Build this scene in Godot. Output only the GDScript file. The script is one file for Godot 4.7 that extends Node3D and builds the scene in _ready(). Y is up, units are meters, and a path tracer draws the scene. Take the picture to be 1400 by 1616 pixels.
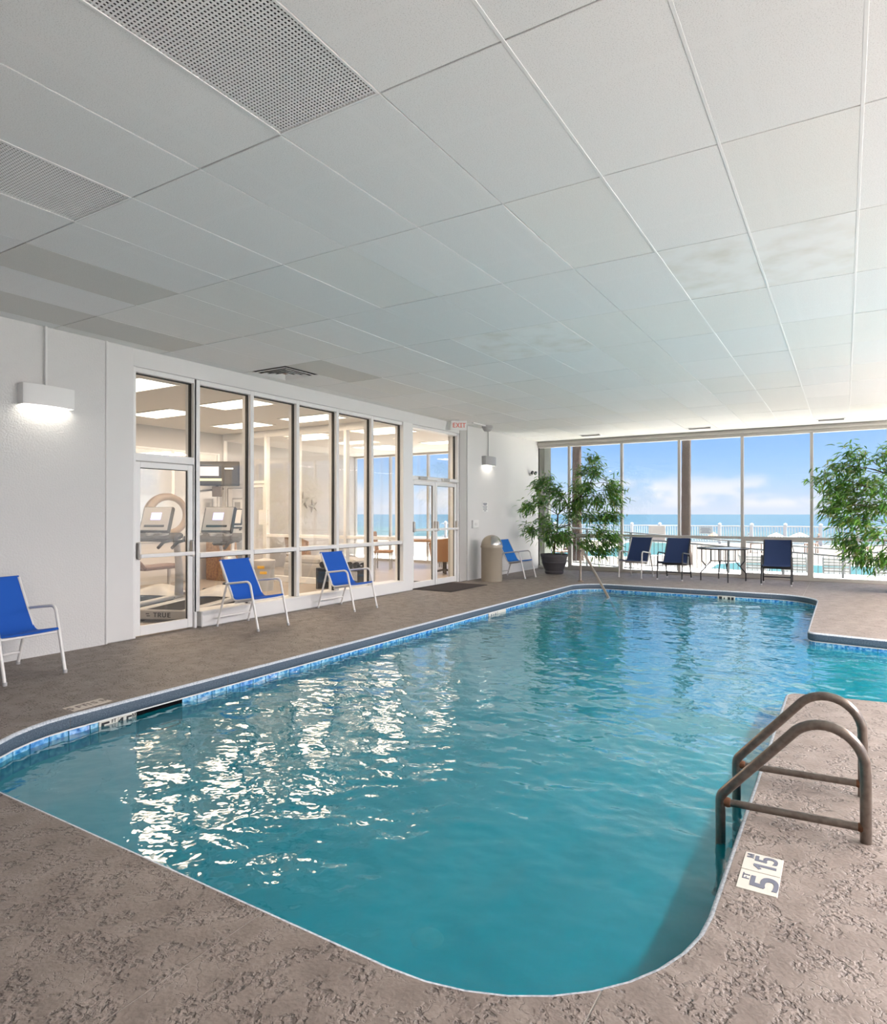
extends Node3D
# Indoor swimming pool with a glazed gym on one side and a window wall to the sea.

const CEIL := 3.30
const WALL_X := -6.85      # face of the solid parts of the long wall
const GLASS_X := -6.97     # middle of the gym glazing
const WIN_Z := -15.90      # middle of the window wall
const ROOM_R := 5.0
const ROOM_B := 3.0
const WATER_Y := -0.15
const TX := 0.6132         # ceiling module across and along the room
const TZ := 1.2263
const CX0 := -1.155
const CZ0 := -2.33

var M := {}
var used := {}
var rng := RandomNumberGenerator.new()


# ---------------------------------------------------------------- mesh builder
class MB:
	var v := PackedVector3Array()
	var n := PackedVector3Array()
	var u := PackedVector2Array()
	var c := PackedColorArray()
	var i := PackedInt32Array()

	func vert(p: Vector3, nn: Vector3, uv := Vector2.ZERO) -> int:
		v.append(p)
		n.append(nn)
		u.append(uv)
		return v.size() - 1

	func tri(a: int, b: int, d: int) -> void:
		var g := (v[b] - v[a]).cross(v[d] - v[a])
		if g.dot(n[a] + n[b] + n[d]) > 0.0:
			i.append_array(PackedInt32Array([a, d, b]))
		else:
			i.append_array(PackedInt32Array([a, b, d]))

	func poly(pts: Array, nn: Vector3, uvs := []) -> void:
		var first := v.size()
		for k in pts.size():
			vert(pts[k], nn, uvs[k] if uvs.size() > k else Vector2.ZERO)
		for k in range(1, pts.size() - 1):
			tri(first, first + k, first + k + 1)

	func quad(a: Vector3, b: Vector3, d: Vector3, e: Vector3) -> void:
		var nn := (b - a).cross(d - a).normalized()
		poly([a, b, d, e], nn, [Vector2(0, 1), Vector2(1, 1), Vector2(1, 0), Vector2(0, 0)])

	# box with its edges cut off by r; B turns it about its own centre
	func box(at: Vector3, s: Vector3, r := 0.0, B := Basis()) -> MB:
		var h := s * 0.5
		r = minf(r, minf(h.x, minf(h.y, h.z)) * 0.9)
		for ax in 3:
			var bx := (ax + 1) % 3
			var cx := (ax + 2) % 3
			for sg in [-1.0, 1.0]:
				var nn := Vector3.ZERO
				nn[ax] = sg
				var pts := []
				for q in [[-1, -1], [1, -1], [1, 1], [-1, 1]]:
					var p := Vector3.ZERO
					p[ax] = sg * h[ax]
					p[bx] = q[0] * (h[bx] - r)
					p[cx] = q[1] * (h[cx] - r)
					pts.append(at + B * p)
				poly(pts, B * nn, [Vector2(0, 1), Vector2(1, 1), Vector2(1, 0), Vector2(0, 0)])
			if r > 0.0:
				for s1 in [-1.0, 1.0]:
					for s2 in [-1.0, 1.0]:
						var nn := Vector3.ZERO
						nn[bx] = s1
						nn[cx] = s2
						var pts := []
						for q in [[-1, 0], [1, 0], [1, 1], [-1, 1]]:
							var p := Vector3.ZERO
							p[ax] = q[0] * (h[ax] - r)
							p[bx] = s1 * (h[bx] - (r if q[1] == 0 else 0.0))
							p[cx] = s2 * (h[cx] - (0.0 if q[1] == 0 else r))
							pts.append(at + B * p)
						poly(pts, (B * nn).normalized())
		if r > 0.0:
			for sx in [-1.0, 1.0]:
				for sy in [-1.0, 1.0]:
					for sz in [-1.0, 1.0]:
						poly([at + B * Vector3(sx * h.x, sy * (h.y - r), sz * (h.z - r)), at + B * Vector3(sx * (h.x - r), sy * h.y, sz * (h.z - r)), at + B * Vector3(sx * (h.x - r), sy * (h.y - r), sz * h.z)], (B * Vector3(sx, sy, sz)).normalized())
		return self

	func span(a: Vector3, b: Vector3, r := 0.0) -> MB:
		return box((a + b) * 0.5, (b - a).abs(), r)

	# a bar of w (across) by h (up) from a to b
	func bar(a: Vector3, b: Vector3, w: float, h: float, r := 0.0, up := Vector3.UP) -> MB:
		var z := (b - a).normalized()
		var x := up.cross(z)
		if x.length() < 0.01:
			x = Vector3.RIGHT.cross(z)
		x = x.normalized()
		return box((a + b) * 0.5, Vector3(w, h, a.distance_to(b)), r, Basis(x, z.cross(x), z))

	# round tube through points; rad is one radius or one for each point
	func tube(pts: Array, rad, sides := 8, caps := true, flat := 1.0) -> MB:
		var up := Vector3.UP
		var last := Vector3.ZERO
		var rings := []
		for k in pts.size():
			var t: Vector3
			if k == 0:
				t = pts[1] - pts[0]
			elif k == pts.size() - 1:
				t = pts[k] - pts[k - 1]
			else:
				t = (pts[k] - pts[k - 1]).normalized() + (pts[k + 1] - pts[k]).normalized()
			t = t.normalized()
			if k == 0:
				up = Vector3.UP if absf(t.y) < 0.9 else Vector3.RIGHT
			else:
				up = last
			var x := up.cross(t).normalized()
			var y := t.cross(x).normalized()
			last = y
			var r: float = rad[k] if rad is Array else rad
			var ring := []
			for s in sides + 1:
				var a := TAU * s / sides
				var d := x * cos(a) + y * sin(a) * flat
				ring.append(vert(pts[k] + d * r, (x * cos(a) * flat + y * sin(a)).normalized(), Vector2(float(s) / sides, k)))
			rings.append(ring)
			if caps and (k == 0 or k == pts.size() - 1):
				var cap := []
				for s in sides:
					cap.append(v[ring[s]])
				poly(cap, -t if k == 0 else t)
		for k in pts.size() - 1:
			for s in sides:
				tri(rings[k][s], rings[k][s + 1], rings[k + 1][s + 1])
				tri(rings[k][s], rings[k + 1][s + 1], rings[k + 1][s])
		return self

	# profile of Vector2(radius, height) turned about the axis through at
	func lathe(at: Vector3, prof: Array, segs := 24, B := Basis(), crease := 0.6) -> MB:
		for k in prof.size() - 1:
			var a: Vector2 = prof[k]
			var b: Vector2 = prof[k + 1]
			if a.distance_to(b) < 1e-6:
				continue
			var nn := Vector2(b.y - a.y, a.x - b.x).normalized()
			var na := nn
			var nb := nn
			if k > 0:
				var q: Vector2 = prof[k - 1]
				var pn := Vector2(a.y - q.y, q.x - a.x).normalized()
				if pn.dot(nn) > crease:
					na = (pn + nn).normalized()
			if k < prof.size() - 2:
				var q: Vector2 = prof[k + 2]
				var pn := Vector2(q.y - b.y, b.x - q.x).normalized()
				if pn.dot(nn) > crease:
					nb = (pn + nn).normalized()
			var row := []
			for s in segs + 1:
				var g := TAU * s / segs
				var d := Vector3(cos(g), 0, sin(g))
				row.append([vert(at + B * (d * a.x + Vector3.UP * a.y), B * (d * na.x + Vector3.UP * na.y), Vector2(float(s) / segs, a.y)), vert(at + B * (d * b.x + Vector3.UP * b.y), B * (d * nb.x + Vector3.UP * nb.y), Vector2(float(s) / segs, b.y))])
			for s in segs:
				tri(row[s][0], row[s + 1][0], row[s + 1][1])
				tri(row[s][0], row[s + 1][1], row[s][1])
		return self

	# polygon in (x, z) between two heights
	func prism(pts: PackedVector2Array, y0: float, y1: float, bottom := true, sides := true, top := true) -> MB:
		var t := Geometry2D.triangulate_polygon(pts)
		for lid in [[y1, 1.0, top], [y0, -1.0, bottom]]:
			if not lid[2]:
				continue
			var first := v.size()
			for p in pts:
				vert(Vector3(p.x, lid[0], p.y), Vector3.UP * lid[1], p)
			for k in range(0, t.size(), 3):
				tri(first + t[k], first + t[k + 1], first + t[k + 2])
		if sides:
			var turn := 1.0 if Geometry2D.is_polygon_clockwise(pts) else -1.0
			for k in pts.size():
				var a := pts[k]
				var b := pts[(k + 1) % pts.size()]
				var e := (b - a).normalized()
				poly([Vector3(a.x, y0, a.y), Vector3(b.x, y0, b.y), Vector3(b.x, y1, b.y), Vector3(a.x, y1, a.y)], Vector3(-e.y, 0, e.x) * turn)
		return self

	# polygon of Vector2 in the plane of ax and ay, made w thick along ax x ay, centred on at
	func plate(at: Vector3, pts: Array, ax: Vector3, ay: Vector3, w: float) -> MB:
		var pk := PackedVector2Array(pts)
		var t := Geometry2D.triangulate_polygon(pk)
		var az := ax.cross(ay).normalized()
		for sg in [-1.0, 1.0]:
			var first := v.size()
			for p in pk:
				vert(at + ax * p.x + ay * p.y + az * sg * w * 0.5, az * sg, p)
			for k in range(0, t.size(), 3):
				tri(first + t[k], first + t[k + 1], first + t[k + 2])
		var turn := 1.0 if Geometry2D.is_polygon_clockwise(pk) else -1.0
		for k in pk.size():
			var a := pk[k]
			var b := pk[(k + 1) % pk.size()]
			var e := (b - a).normalized()
			var nn := (ax * -e.y + ay * e.x) * turn
			var a3 := at + ax * a.x + ay * a.y
			var b3 := at + ax * b.x + ay * b.y
			poly([a3 - az * w * 0.5, b3 - az * w * 0.5, b3 + az * w * 0.5, a3 + az * w * 0.5], nn)
		return self

	# smooth sheet over a grid of points, given some thickness
	func sheet(rows: Array, th := 0.0, flip := false) -> MB:
		var nr := rows.size()
		var nc: int = rows[0].size()
		var nor := []
		for r in nr:
			var line := []
			for q in nc:
				var du: Vector3 = rows[r][mini(q + 1, nc - 1)] - rows[r][maxi(q - 1, 0)]
				var dv: Vector3 = rows[mini(r + 1, nr - 1)][q] - rows[maxi(r - 1, 0)][q]
				line.append(du.cross(dv).normalized() * (-1.0 if flip else 1.0))
			nor.append(line)
		for sd in ([1.0, -1.0] if th > 0.0 else [1.0]):
			var first := v.size()
			for r in nr:
				for q in nc:
					vert(rows[r][q] + nor[r][q] * sd * th * 0.5, nor[r][q] * sd, Vector2(float(q) / (nc - 1), float(r) / (nr - 1)))
			for r in nr - 1:
				for q in nc - 1:
					var a := first + r * nc + q
					tri(a, a + 1, a + nc + 1)
					tri(a, a + nc + 1, a + nc)
		if th > 0.0:
			var rim := []
			for q in nc:
				rim.append([0, q])
			for r in range(1, nr):
				rim.append([r, nc - 1])
			for q in range(nc - 2, -1, -1):
				rim.append([nr - 1, q])
			for r in range(nr - 2, -1, -1):
				rim.append([r, 0])
			var mid: Vector3 = rows[nr / 2][nc / 2]
			for k in rim.size() - 1:
				var a: Array = rim[k]
				var b: Array = rim[k + 1]
				var p: Vector3 = rows[a[0]][a[1]]
				var q: Vector3 = rows[b[0]][b[1]]
				var h: Vector3 = nor[a[0]][a[1]] * th * 0.5
				var g: Vector3 = nor[b[0]][b[1]] * th * 0.5
				var nn := (q - p).cross(h).normalized()
				if nn.dot(p - mid) < 0.0:
					nn = -nn
				poly([p - h, q - g, q + g, p + h], nn)
		return self

	func mesh() -> ArrayMesh:
		var arr := []
		arr.resize(Mesh.ARRAY_MAX)
		arr[Mesh.ARRAY_VERTEX] = v
		arr[Mesh.ARRAY_NORMAL] = n
		arr[Mesh.ARRAY_TEX_UV] = u
		if c.size() == v.size() and c.size() > 0:
			arr[Mesh.ARRAY_COLOR] = c
		arr[Mesh.ARRAY_INDEX] = i
		var m := ArrayMesh.new()
		m.add_surface_from_arrays(Mesh.PRIMITIVE_TRIANGLES, arr)
		return m


# ---------------------------------------------------------------- naming and placing
func numbered(called: String) -> String:
	var k: int = used.get(called, 0)
	used[called] = k + 1
	return called if k == 0 else "%s_%03d" % [called, k]

func tag(o: Node, label := "", category := "", group := "", kind := "") -> Node:
	if label:
		o.set_meta("label", label)
	if category:
		o.set_meta("category", category)
	if group:
		o.set_meta("group", group)
	if kind:
		o.set_meta("kind", kind)
	return o

func inst(called: String, m: Mesh, material: Material, parent: Node = null) -> MeshInstance3D:
	var o := MeshInstance3D.new()
	o.name = numbered(called) if parent == null else called
	o.mesh = m
	o.material_override = material
	o.cast_shadow = GeometryInstance3D.SHADOW_CASTING_SETTING_ON
	(parent if parent else self).add_child(o, true)
	return o

func part(called: String, mb: MB, material: Material, parent: Node = null) -> MeshInstance3D:
	return inst(called, mb.mesh(), material, parent)

func thing(called: String, at: Vector3, turn: float, label: String, category: String, group := "") -> Node3D:
	var o := Node3D.new()
	o.name = numbered(called)
	add_child(o)
	o.position = at
	o.rotation.y = turn
	tag(o, label, category, group)
	return o

func struct(called: String, mb: MB, material: Material) -> MeshInstance3D:
	var o := part(called, mb, material)
	o.set_meta("kind", "structure")
	return o

func shell(called: String) -> Node3D:
	var o := Node3D.new()
	o.name = numbered(called)
	o.set_meta("kind", "structure")
	add_child(o)
	return o

func copy_of(src: Node3D, at: Vector3, turn: float, label := "") -> Node3D:
	var o: Node3D = src.duplicate()
	var base := str(src.name)
	var cut := base.rfind("_")
	if cut > 0 and base.substr(cut + 1).is_valid_int():
		base = base.substr(0, cut)
	o.name = numbered(base)
	add_child(o)
	o.position = at
	o.rotation.y = turn
	if label:
		o.set_meta("label", label)
	return o

# rounds the corners of a polyline (3D)
func bend(pts: Array, r: float, steps := 5, closed := false) -> Array:
	var out := []
	var k0 := 0 if closed else 1
	var k1 := pts.size() if closed else pts.size() - 1
	if not closed:
		out.append(pts[0])
	for k in range(k0, k1):
		var a: Vector3 = pts[(k - 1 + pts.size()) % pts.size()]
		var p: Vector3 = pts[k]
		var b: Vector3 = pts[(k + 1) % pts.size()]
		var da := (a - p)
		var db := (b - p)
		var half := 0.5 * da.angle_to(db)
		var l := minf(r / maxf(tan(half), 0.05), minf(da.length(), db.length()) * (0.499 if k > k0 or k < k1 - 1 or closed else 0.95))
		var s := p + da.normalized() * l
		var e := p + db.normalized() * l
		for q in steps + 1:
			var t := float(q) / steps
			out.append(s.lerp(p, t).lerp(p.lerp(e, t), t))
	if not closed:
		out.append(pts[-1])
	return out

# closed outline in (x, z) with round corners: each entry is x, z, radius
func outline(cs: Array, steps := 8) -> PackedVector2Array:
	var out := PackedVector2Array()
	for k in cs.size():
		var p := Vector2(cs[k][0], cs[k][1])
		var q: Array = cs[(k - 1 + cs.size()) % cs.size()]
		var w: Array = cs[(k + 1) % cs.size()]
		var da := (Vector2(q[0], q[1]) - p).normalized()
		var db := (Vector2(w[0], w[1]) - p).normalized()
		var ang := acos(clampf(da.dot(db), -1, 1))
		var r: float = cs[k][2]
		if r <= 0.0:
			out.append(p)
			continue
		var cen := p + (da + db).normalized() * r / sin(ang / 2)
		var s := p + da * r / tan(ang / 2) - cen
		var e := p + db * r / tan(ang / 2) - cen
		var sweep := s.angle_to(e)
		for j in steps + 1:
			out.append(cen + s.rotated(sweep * j / steps))
	return out


# ---------------------------------------------------------------- materials
func mat(col: Color, rough := 0.6, metal := 0.0, spec := 0.5) -> StandardMaterial3D:
	var m := StandardMaterial3D.new()
	m.albedo_color = col
	m.roughness = rough
	m.metallic = metal
	m.metallic_specular = spec
	return m

func lin(r: float, g: float, b: float) -> Color:
	return Color(r, g, b).linear_to_srgb()

func glass(col: Color, alpha: float, rough := 0.0) -> StandardMaterial3D:
	var m := mat(Color(col.r, col.g, col.b, alpha), rough)
	m.transparency = BaseMaterial3D.TRANSPARENCY_ALPHA
	return m

func glow(col: Color, energy: float) -> StandardMaterial3D:
	var m := mat(Color(0.9, 0.9, 0.9), 0.6)
	m.emission_enabled = true
	m.emission = col
	m.emission_energy_multiplier = energy
	return m

func fnl(sd: int, freq: float, oct := 4, type := FastNoiseLite.TYPE_SIMPLEX_SMOOTH) -> FastNoiseLite:
	var f := FastNoiseLite.new()
	f.seed = sd
	f.noise_type = type
	f.frequency = freq
	f.fractal_octaves = oct
	f.fractal_type = FastNoiseLite.FRACTAL_FBM if oct > 1 else FastNoiseLite.FRACTAL_NONE
	return f

func bytes(f: FastNoiseLite, size: int) -> PackedByteArray:
	var im := f.get_seamless_image(size, size)
	im.convert(Image.FORMAT_L8)
	return im.get_data()

func grey_tex(d: PackedByteArray, size: int) -> ImageTexture:
	return ImageTexture.create_from_image(Image.create_from_data(size, size, false, Image.FORMAT_L8, d))

func noise_tex(f: FastNoiseLite, size: int) -> ImageTexture:
	return grey_tex(bytes(f, size), size)

# albedo texture running between colours by noise
func tint_tex(f: FastNoiseLite, size: int, cols: Array) -> ImageTexture:
	var d := bytes(f, size)
	var lut := []
	for k in 256:
		var t := k / 255.0 * (cols.size() - 1)
		var a := mini(int(t), cols.size() - 2)
		var c: Color = cols[a].lerp(cols[a + 1], t - a)
		lut.append([c.r8, c.g8, c.b8])
	var o := PackedByteArray()
	o.resize(size * size * 3)
	for k in d.size():
		var l: Array = lut[d[k]]
		o[k * 3] = l[0]
		o[k * 3 + 1] = l[1]
		o[k * 3 + 2] = l[2]
	return ImageTexture.create_from_image(Image.create_from_data(size, size, false, Image.FORMAT_RGB8, o))

func tri_uv(m: StandardMaterial3D, metres: float) -> StandardMaterial3D:
	m.uv1_triplanar = true
	m.uv1_world_triplanar = true
	m.uv1_triplanar_sharpness = 4.0
	m.uv1_scale = Vector3.ONE / metres
	return m

func relief(m: StandardMaterial3D, t: Texture2D, cm: float) -> StandardMaterial3D:
	m.heightmap_enabled = true
	m.heightmap_texture = t
	m.heightmap_scale = cm
	return m

# stamped concrete: coral-stone pits, creases and blotches; [colour, height]
func deck_textures() -> Array:
	var size := 1024
	var blot := bytes(fnl(3, 0.006, 4), size)
	var fine := bytes(fnl(5, 0.07, 4), size)
	var pit := bytes(fnl(8, 0.045, 4), size)
	var mask := bytes(fnl(11, 0.009, 3), size)
	var crease := bytes(fnl(21, 0.014, 5), size)
	var h := PackedByteArray()
	var o := PackedByteArray()
	h.resize(size * size)
	o.resize(size * size * 3)
	var c0 := Color(0.60, 0.565, 0.54)
	var c1 := Color(0.80, 0.77, 0.745)
	for k in h.size():
		var p := smoothstep(0.55, 0.66, pit[k] / 255.0) * smoothstep(0.38, 0.62, mask[k] / 255.0)
		var cr := 1.0 - smoothstep(0.0, 0.022, absf(crease[k] / 255.0 - 0.5))
		cr *= smoothstep(0.45, 0.6, blot[k] / 255.0)
		var hh := 0.72 + (fine[k] / 255.0 - 0.5) * (0.16 + 0.34 * smoothstep(0.42, 0.62, mask[k] / 255.0)) + (blot[k] / 255.0 - 0.5) * 0.2 - p * 0.42 - cr * 0.25
		h[k] = clampi(int(hh * 255.0), 0, 255)
		var t := clampf(blot[k] / 255.0 * 0.75 + fine[k] / 255.0 * 0.35 - 0.05, 0.0, 1.0)
		var c := c0.lerp(c1, t).darkened(p * 0.16 + cr * 0.08)
		o[k * 3] = c.r8
		o[k * 3 + 1] = c.g8
		o[k * 3 + 2] = c.b8
	return [ImageTexture.create_from_image(Image.create_from_data(size, size, false, Image.FORMAT_RGB8, o)), grey_tex(h, size)]

func make_materials() -> void:
	var dt := deck_textures()
	M.deck = mat(Color(1, 1, 1), 0.55)
	M.deck.albedo_texture = dt[0]
	tri_uv(M.deck, 1.55)
	relief(M.deck, dt[1], 1.0)
	M.deck.albedo_color = Color(0.735, 0.712, 0.695)
	M.grout = mat(lin(0.42, 0.40, 0.37), 0.9)
	var stip := noise_tex(fnl(31, 0.09, 3), 512)
	M.wall = tri_uv(mat(lin(0.67, 0.668, 0.66), 0.75), 1.2)
	relief(M.wall, stip, 0.3)
	M.smooth = mat(lin(0.70, 0.698, 0.69), 0.55)
	M.paint = mat(lin(0.80, 0.80, 0.79), 0.35)
	M.gasket_shadow = mat(lin(0.02, 0.02, 0.02), 0.6)  # black gasket strips that also paint the shadow gap at pane edges
	var speck := tint_tex(fnl(41, 0.24, 2), 512, [Color(0.74, 0.74, 0.73), Color(0.93, 0.93, 0.925), Color(0.945, 0.945, 0.94), Color(0.95, 0.95, 0.945)])
	var blotch := fnl(44, 0.004, 3)
	M.tiles = []
	for k in 3:
		var m := tri_uv(mat([Color(1, 1, 1), Color(0.985, 0.987, 0.988), Color(0.99, 0.988, 0.98)][k], 0.9), 0.8)
		m.albedo_texture = speck
		M.tiles.append(m)
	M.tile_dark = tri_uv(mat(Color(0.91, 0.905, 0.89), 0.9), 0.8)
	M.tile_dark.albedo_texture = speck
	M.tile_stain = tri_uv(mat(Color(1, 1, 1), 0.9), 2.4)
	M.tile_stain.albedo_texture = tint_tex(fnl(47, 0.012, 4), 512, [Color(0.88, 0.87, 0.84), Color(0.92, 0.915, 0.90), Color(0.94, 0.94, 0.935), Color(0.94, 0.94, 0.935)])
	M.tbar = mat(lin(0.84, 0.84, 0.83), 0.45)
	M.plenum = mat(lin(0.06, 0.06, 0.06), 0.9)
	M.alu = mat(lin(0.50, 0.48, 0.45), 0.38, 0.55)
	M.steel = mat(lin(0.55, 0.54, 0.53), 0.22, 1.0)
	M.pane = glass(lin(0.75, 0.82, 0.80), 0.02)
	M.coping = tri_uv(mat(Color(1, 1, 1), 0.6), 0.6)
	M.coping.albedo_texture = tint_tex(fnl(51, 0.09, 3), 512, [Color(0.19, 0.25, 0.31), Color(0.29, 0.35, 0.41), Color(0.42, 0.48, 0.53)])
	M.white_grout = mat(lin(0.72, 0.74, 0.74), 0.8)
	M.pool_tiles = []
	for k in 3:
		var m := tri_uv(mat([Color(1, 1, 1), Color(0.86, 0.92, 1), Color(1, 1, 0.97)][k], 0.12), 0.5)
		m.albedo_texture = tint_tex(fnl(61 + k, 0.035, 4), 256, [Color(0.10, 0.33, 0.60), Color(0.22, 0.52, 0.76), Color(0.50, 0.74, 0.88), Color(0.70, 0.85, 0.93)])
		M.pool_tiles.append(m)
	M.marker = mat(lin(0.60, 0.58, 0.52), 0.35)
	M.ink = mat(lin(0.012, 0.012, 0.015), 0.5)
	M.ink_worn = mat(lin(0.14, 0.155, 0.20), 0.6)
	M.plaster = mat(lin(0.03, 0.46, 0.56), 0.8)
	M.water = glass(lin(0.0, 0.225, 0.305), 0.70, 0.02)
	M.water.metallic_specular = 0.5
	tri_uv(M.water, 2.6)
	relief(M.water, noise_tex(fnl(85, 0.036, 2), 1024), 0.09)
	M.water.clearcoat_enabled = true
	M.water.clearcoat = 0.4
	M.water.clearcoat_roughness = 0.02
	M.lamp_white = glow(Color(1.0, 0.98, 0.94), 1.6)
	M.lamp_warm = glow(Color(1.0, 0.955, 0.87), 2.2)
	M.tv_blue = glow(Color(0.35, 0.42, 0.55), 0.5)
	M.tv_yellow = glow(Color(0.85, 0.75, 0.05), 0.6)
	M.tv_white = glow(Color(0.8, 0.8, 0.8), 0.6)
	M.rattan = relief(tri_uv(mat(Color(1, 1, 1), 0.6), 0.25), noise_tex(fnl(151, 0.12, 2), 256), 0.6)
	M.rattan.albedo_texture = tint_tex(fnl(152, 0.08, 3), 256, [Color(0.36, 0.22, 0.10), Color(0.62, 0.42, 0.20), Color(0.74, 0.55, 0.32)])
	M.wood_tan = tri_uv(mat(Color(1, 1, 1), 0.5), 0.6)
	M.wood_tan.albedo_texture = tint_tex(fnl(153, 0.03, 4), 256, [Color(0.46, 0.33, 0.20), Color(0.60, 0.46, 0.30), Color(0.66, 0.52, 0.36)])
	M.rail_paint = mat(lin(0.06, 0.075, 0.085), 0.45)
	M.fence = mat(lin(0.62, 0.63, 0.62), 0.6)
	M.strap = mat(lin(0.10, 0.115, 0.12), 0.6)
	M.terra = mat(lin(0.24, 0.13, 0.08), 0.7)
	M.palm_bark = relief(tri_uv(mat(Color(1, 1, 1), 0.9), 0.7), noise_tex(fnl(155, 0.06, 3), 256), 2.0)
	M.palm_bark.albedo_texture = tint_tex(fnl(156, 0.04, 3), 256, [Color(0.20, 0.155, 0.125), Color(0.29, 0.23, 0.19), Color(0.37, 0.30, 0.25)])
	M.black = mat(lin(0.006, 0.006, 0.007), 0.9, 0.0, 0.1)
	M.lip = tri_uv(mat(Color(1, 1, 1), 0.5), 0.4)
	M.lip.albedo_texture = tint_tex(fnl(54, 0.08, 3), 256, [Color(0.52, 0.57, 0.62), Color(0.74, 0.77, 0.80), Color(0.86, 0.87, 0.88)])  # worn grey lip; its paleness also carries the lit edge highlight


# ---------------------------------------------------------------- sky
func make_sky() -> Sky:
	var w := 2048
	var h := 1024
	var cl := fnl(71, 0.020, 5)
	var puff := fnl(72, 0.05, 4)
	var d := PackedFloat32Array()
	d.resize(w * h * 3)
	var stops := [[0.0, Color(0.86, 0.90, 0.97)], [1.2, Color(0.80, 0.875, 0.975)], [3.0, Color(0.69, 0.835, 0.985)], [6.2, Color(0.53, 0.735, 0.985)], [14.0, Color(0.43, 0.655, 0.965)], [40.0, Color(0.34, 0.57, 0.93)], [90.0, Color(0.28, 0.50, 0.88)]]
	for y in h:
		var el := 90.0 - 180.0 * (y + 0.5) / h
		var e := maxf(el, 0.0)
		var base: Color = stops[0][1]
		for k in stops.size() - 1:
			if e >= stops[k][0] and e <= stops[k + 1][0]:
				base = stops[k][1].lerp(stops[k + 1][1], (e - stops[k][0]) / (stops[k + 1][0] - stops[k][0]))
		base = base.srgb_to_linear()
		# a low bank over the sea ; cloud above the view added and brightened for the pool reflections
		var amount := smoothstep(0.2, 0.9, e) * (1.0 - smoothstep(2.0, 3.6, e)) * 0.85
		var high := smoothstep(6.5, 11.0, e) * 0.9
		var white := Color(0.91, 0.92, 0.965) * lerpf(1.0, 1.55, smoothstep(5.0, 14.0, e))
		for x in w:
			var c := base
			if el > 0.0 and (amount > 0.01 or high > 0.01):
				var a := TAU * x / w
				var p := Vector3(cos(a) * 326.0, e * 14.0, sin(a) * 326.0)
				var q := cl.get_noise_3dv(p) + puff.get_noise_3dv(p) * 0.45
				c = base.lerp(white, smoothstep(-0.08, 0.30, q) * maxf(amount, high))
			var o := (y * w + x) * 3
			d[o] = c.r
			d[o + 1] = c.g
			d[o + 2] = c.b
	var pm := PanoramaSkyMaterial.new()
	pm.panorama = ImageTexture.create_from_image(Image.create_from_data(w, h, false, Image.FORMAT_RGBF, d.to_byte_array()))
	var s := Sky.new()
	s.sky_material = pm
	return s


func in_frame(p: Vector3, margin := 0.0) -> bool:
	var q := p - Vector3(0, 1.42, 0)
	var th := deg_to_rad(31.6)
	var dd := -sin(th) * q.x - cos(th) * q.z
	if dd < 0.3:
		return false
	var x := 700.0 + 1030.0 * (cos(th) * q.x - sin(th) * q.z) / dd
	var y := 811.0 - 1030.0 * q.y / dd
	return x > -margin and x < 1400.0 + margin and y > -margin and y < 1616.0 + margin


func _ready() -> void:
	rng.seed = 7
	# camera, sky, sun, exposure
	var cam := Camera3D.new()
	cam.position = Vector3(0, 1.42, 0)
	cam.rotation_degrees = Vector3(0.167, 31.6, 0)
	cam.fov = rad_to_deg(2.0 * atan(808.0 / 1030.0))
	cam.near = 0.05
	cam.far = 6000.0
	add_child(cam)
	cam.current = true
	var env := Environment.new()
	env.background_mode = Environment.BG_SKY
	env.sky = make_sky()
	env.background_energy_multiplier = 0.61
	env.tonemap_mode = Environment.TONE_MAPPER_LINEAR
	env.tonemap_exposure = 1.87
	env.sdfgi_enabled = true
	env.ssao_enabled = true
	env.ssil_enabled = true
	var we := WorldEnvironment.new()
	we.environment = env
	add_child(we)
	var sun := DirectionalLight3D.new()
	sun.rotation_degrees = Vector3(-64, 140, 0)     # high over the sea; an added overhang keeps it off the pool deck
	sun.light_energy = 7.4
	sun.light_color = Color(1.0, 0.985, 0.96)
	sun.light_angular_distance = 0.6
	sun.shadow_enabled = true
	add_child(sun)

	make_materials()
	build_pool_and_deck()
	build_ceiling()
	build_walls()
	build_window_wall()
	build_right_side()
	build_gym_shell()
	build_outside()
	build_furniture()
	build_plants()
	build_fixtures()
	build_gym_things()
	build_outside_things()


# ---------------------------------------------------------------- pool and deck
var POOL := PackedVector2Array()

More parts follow.
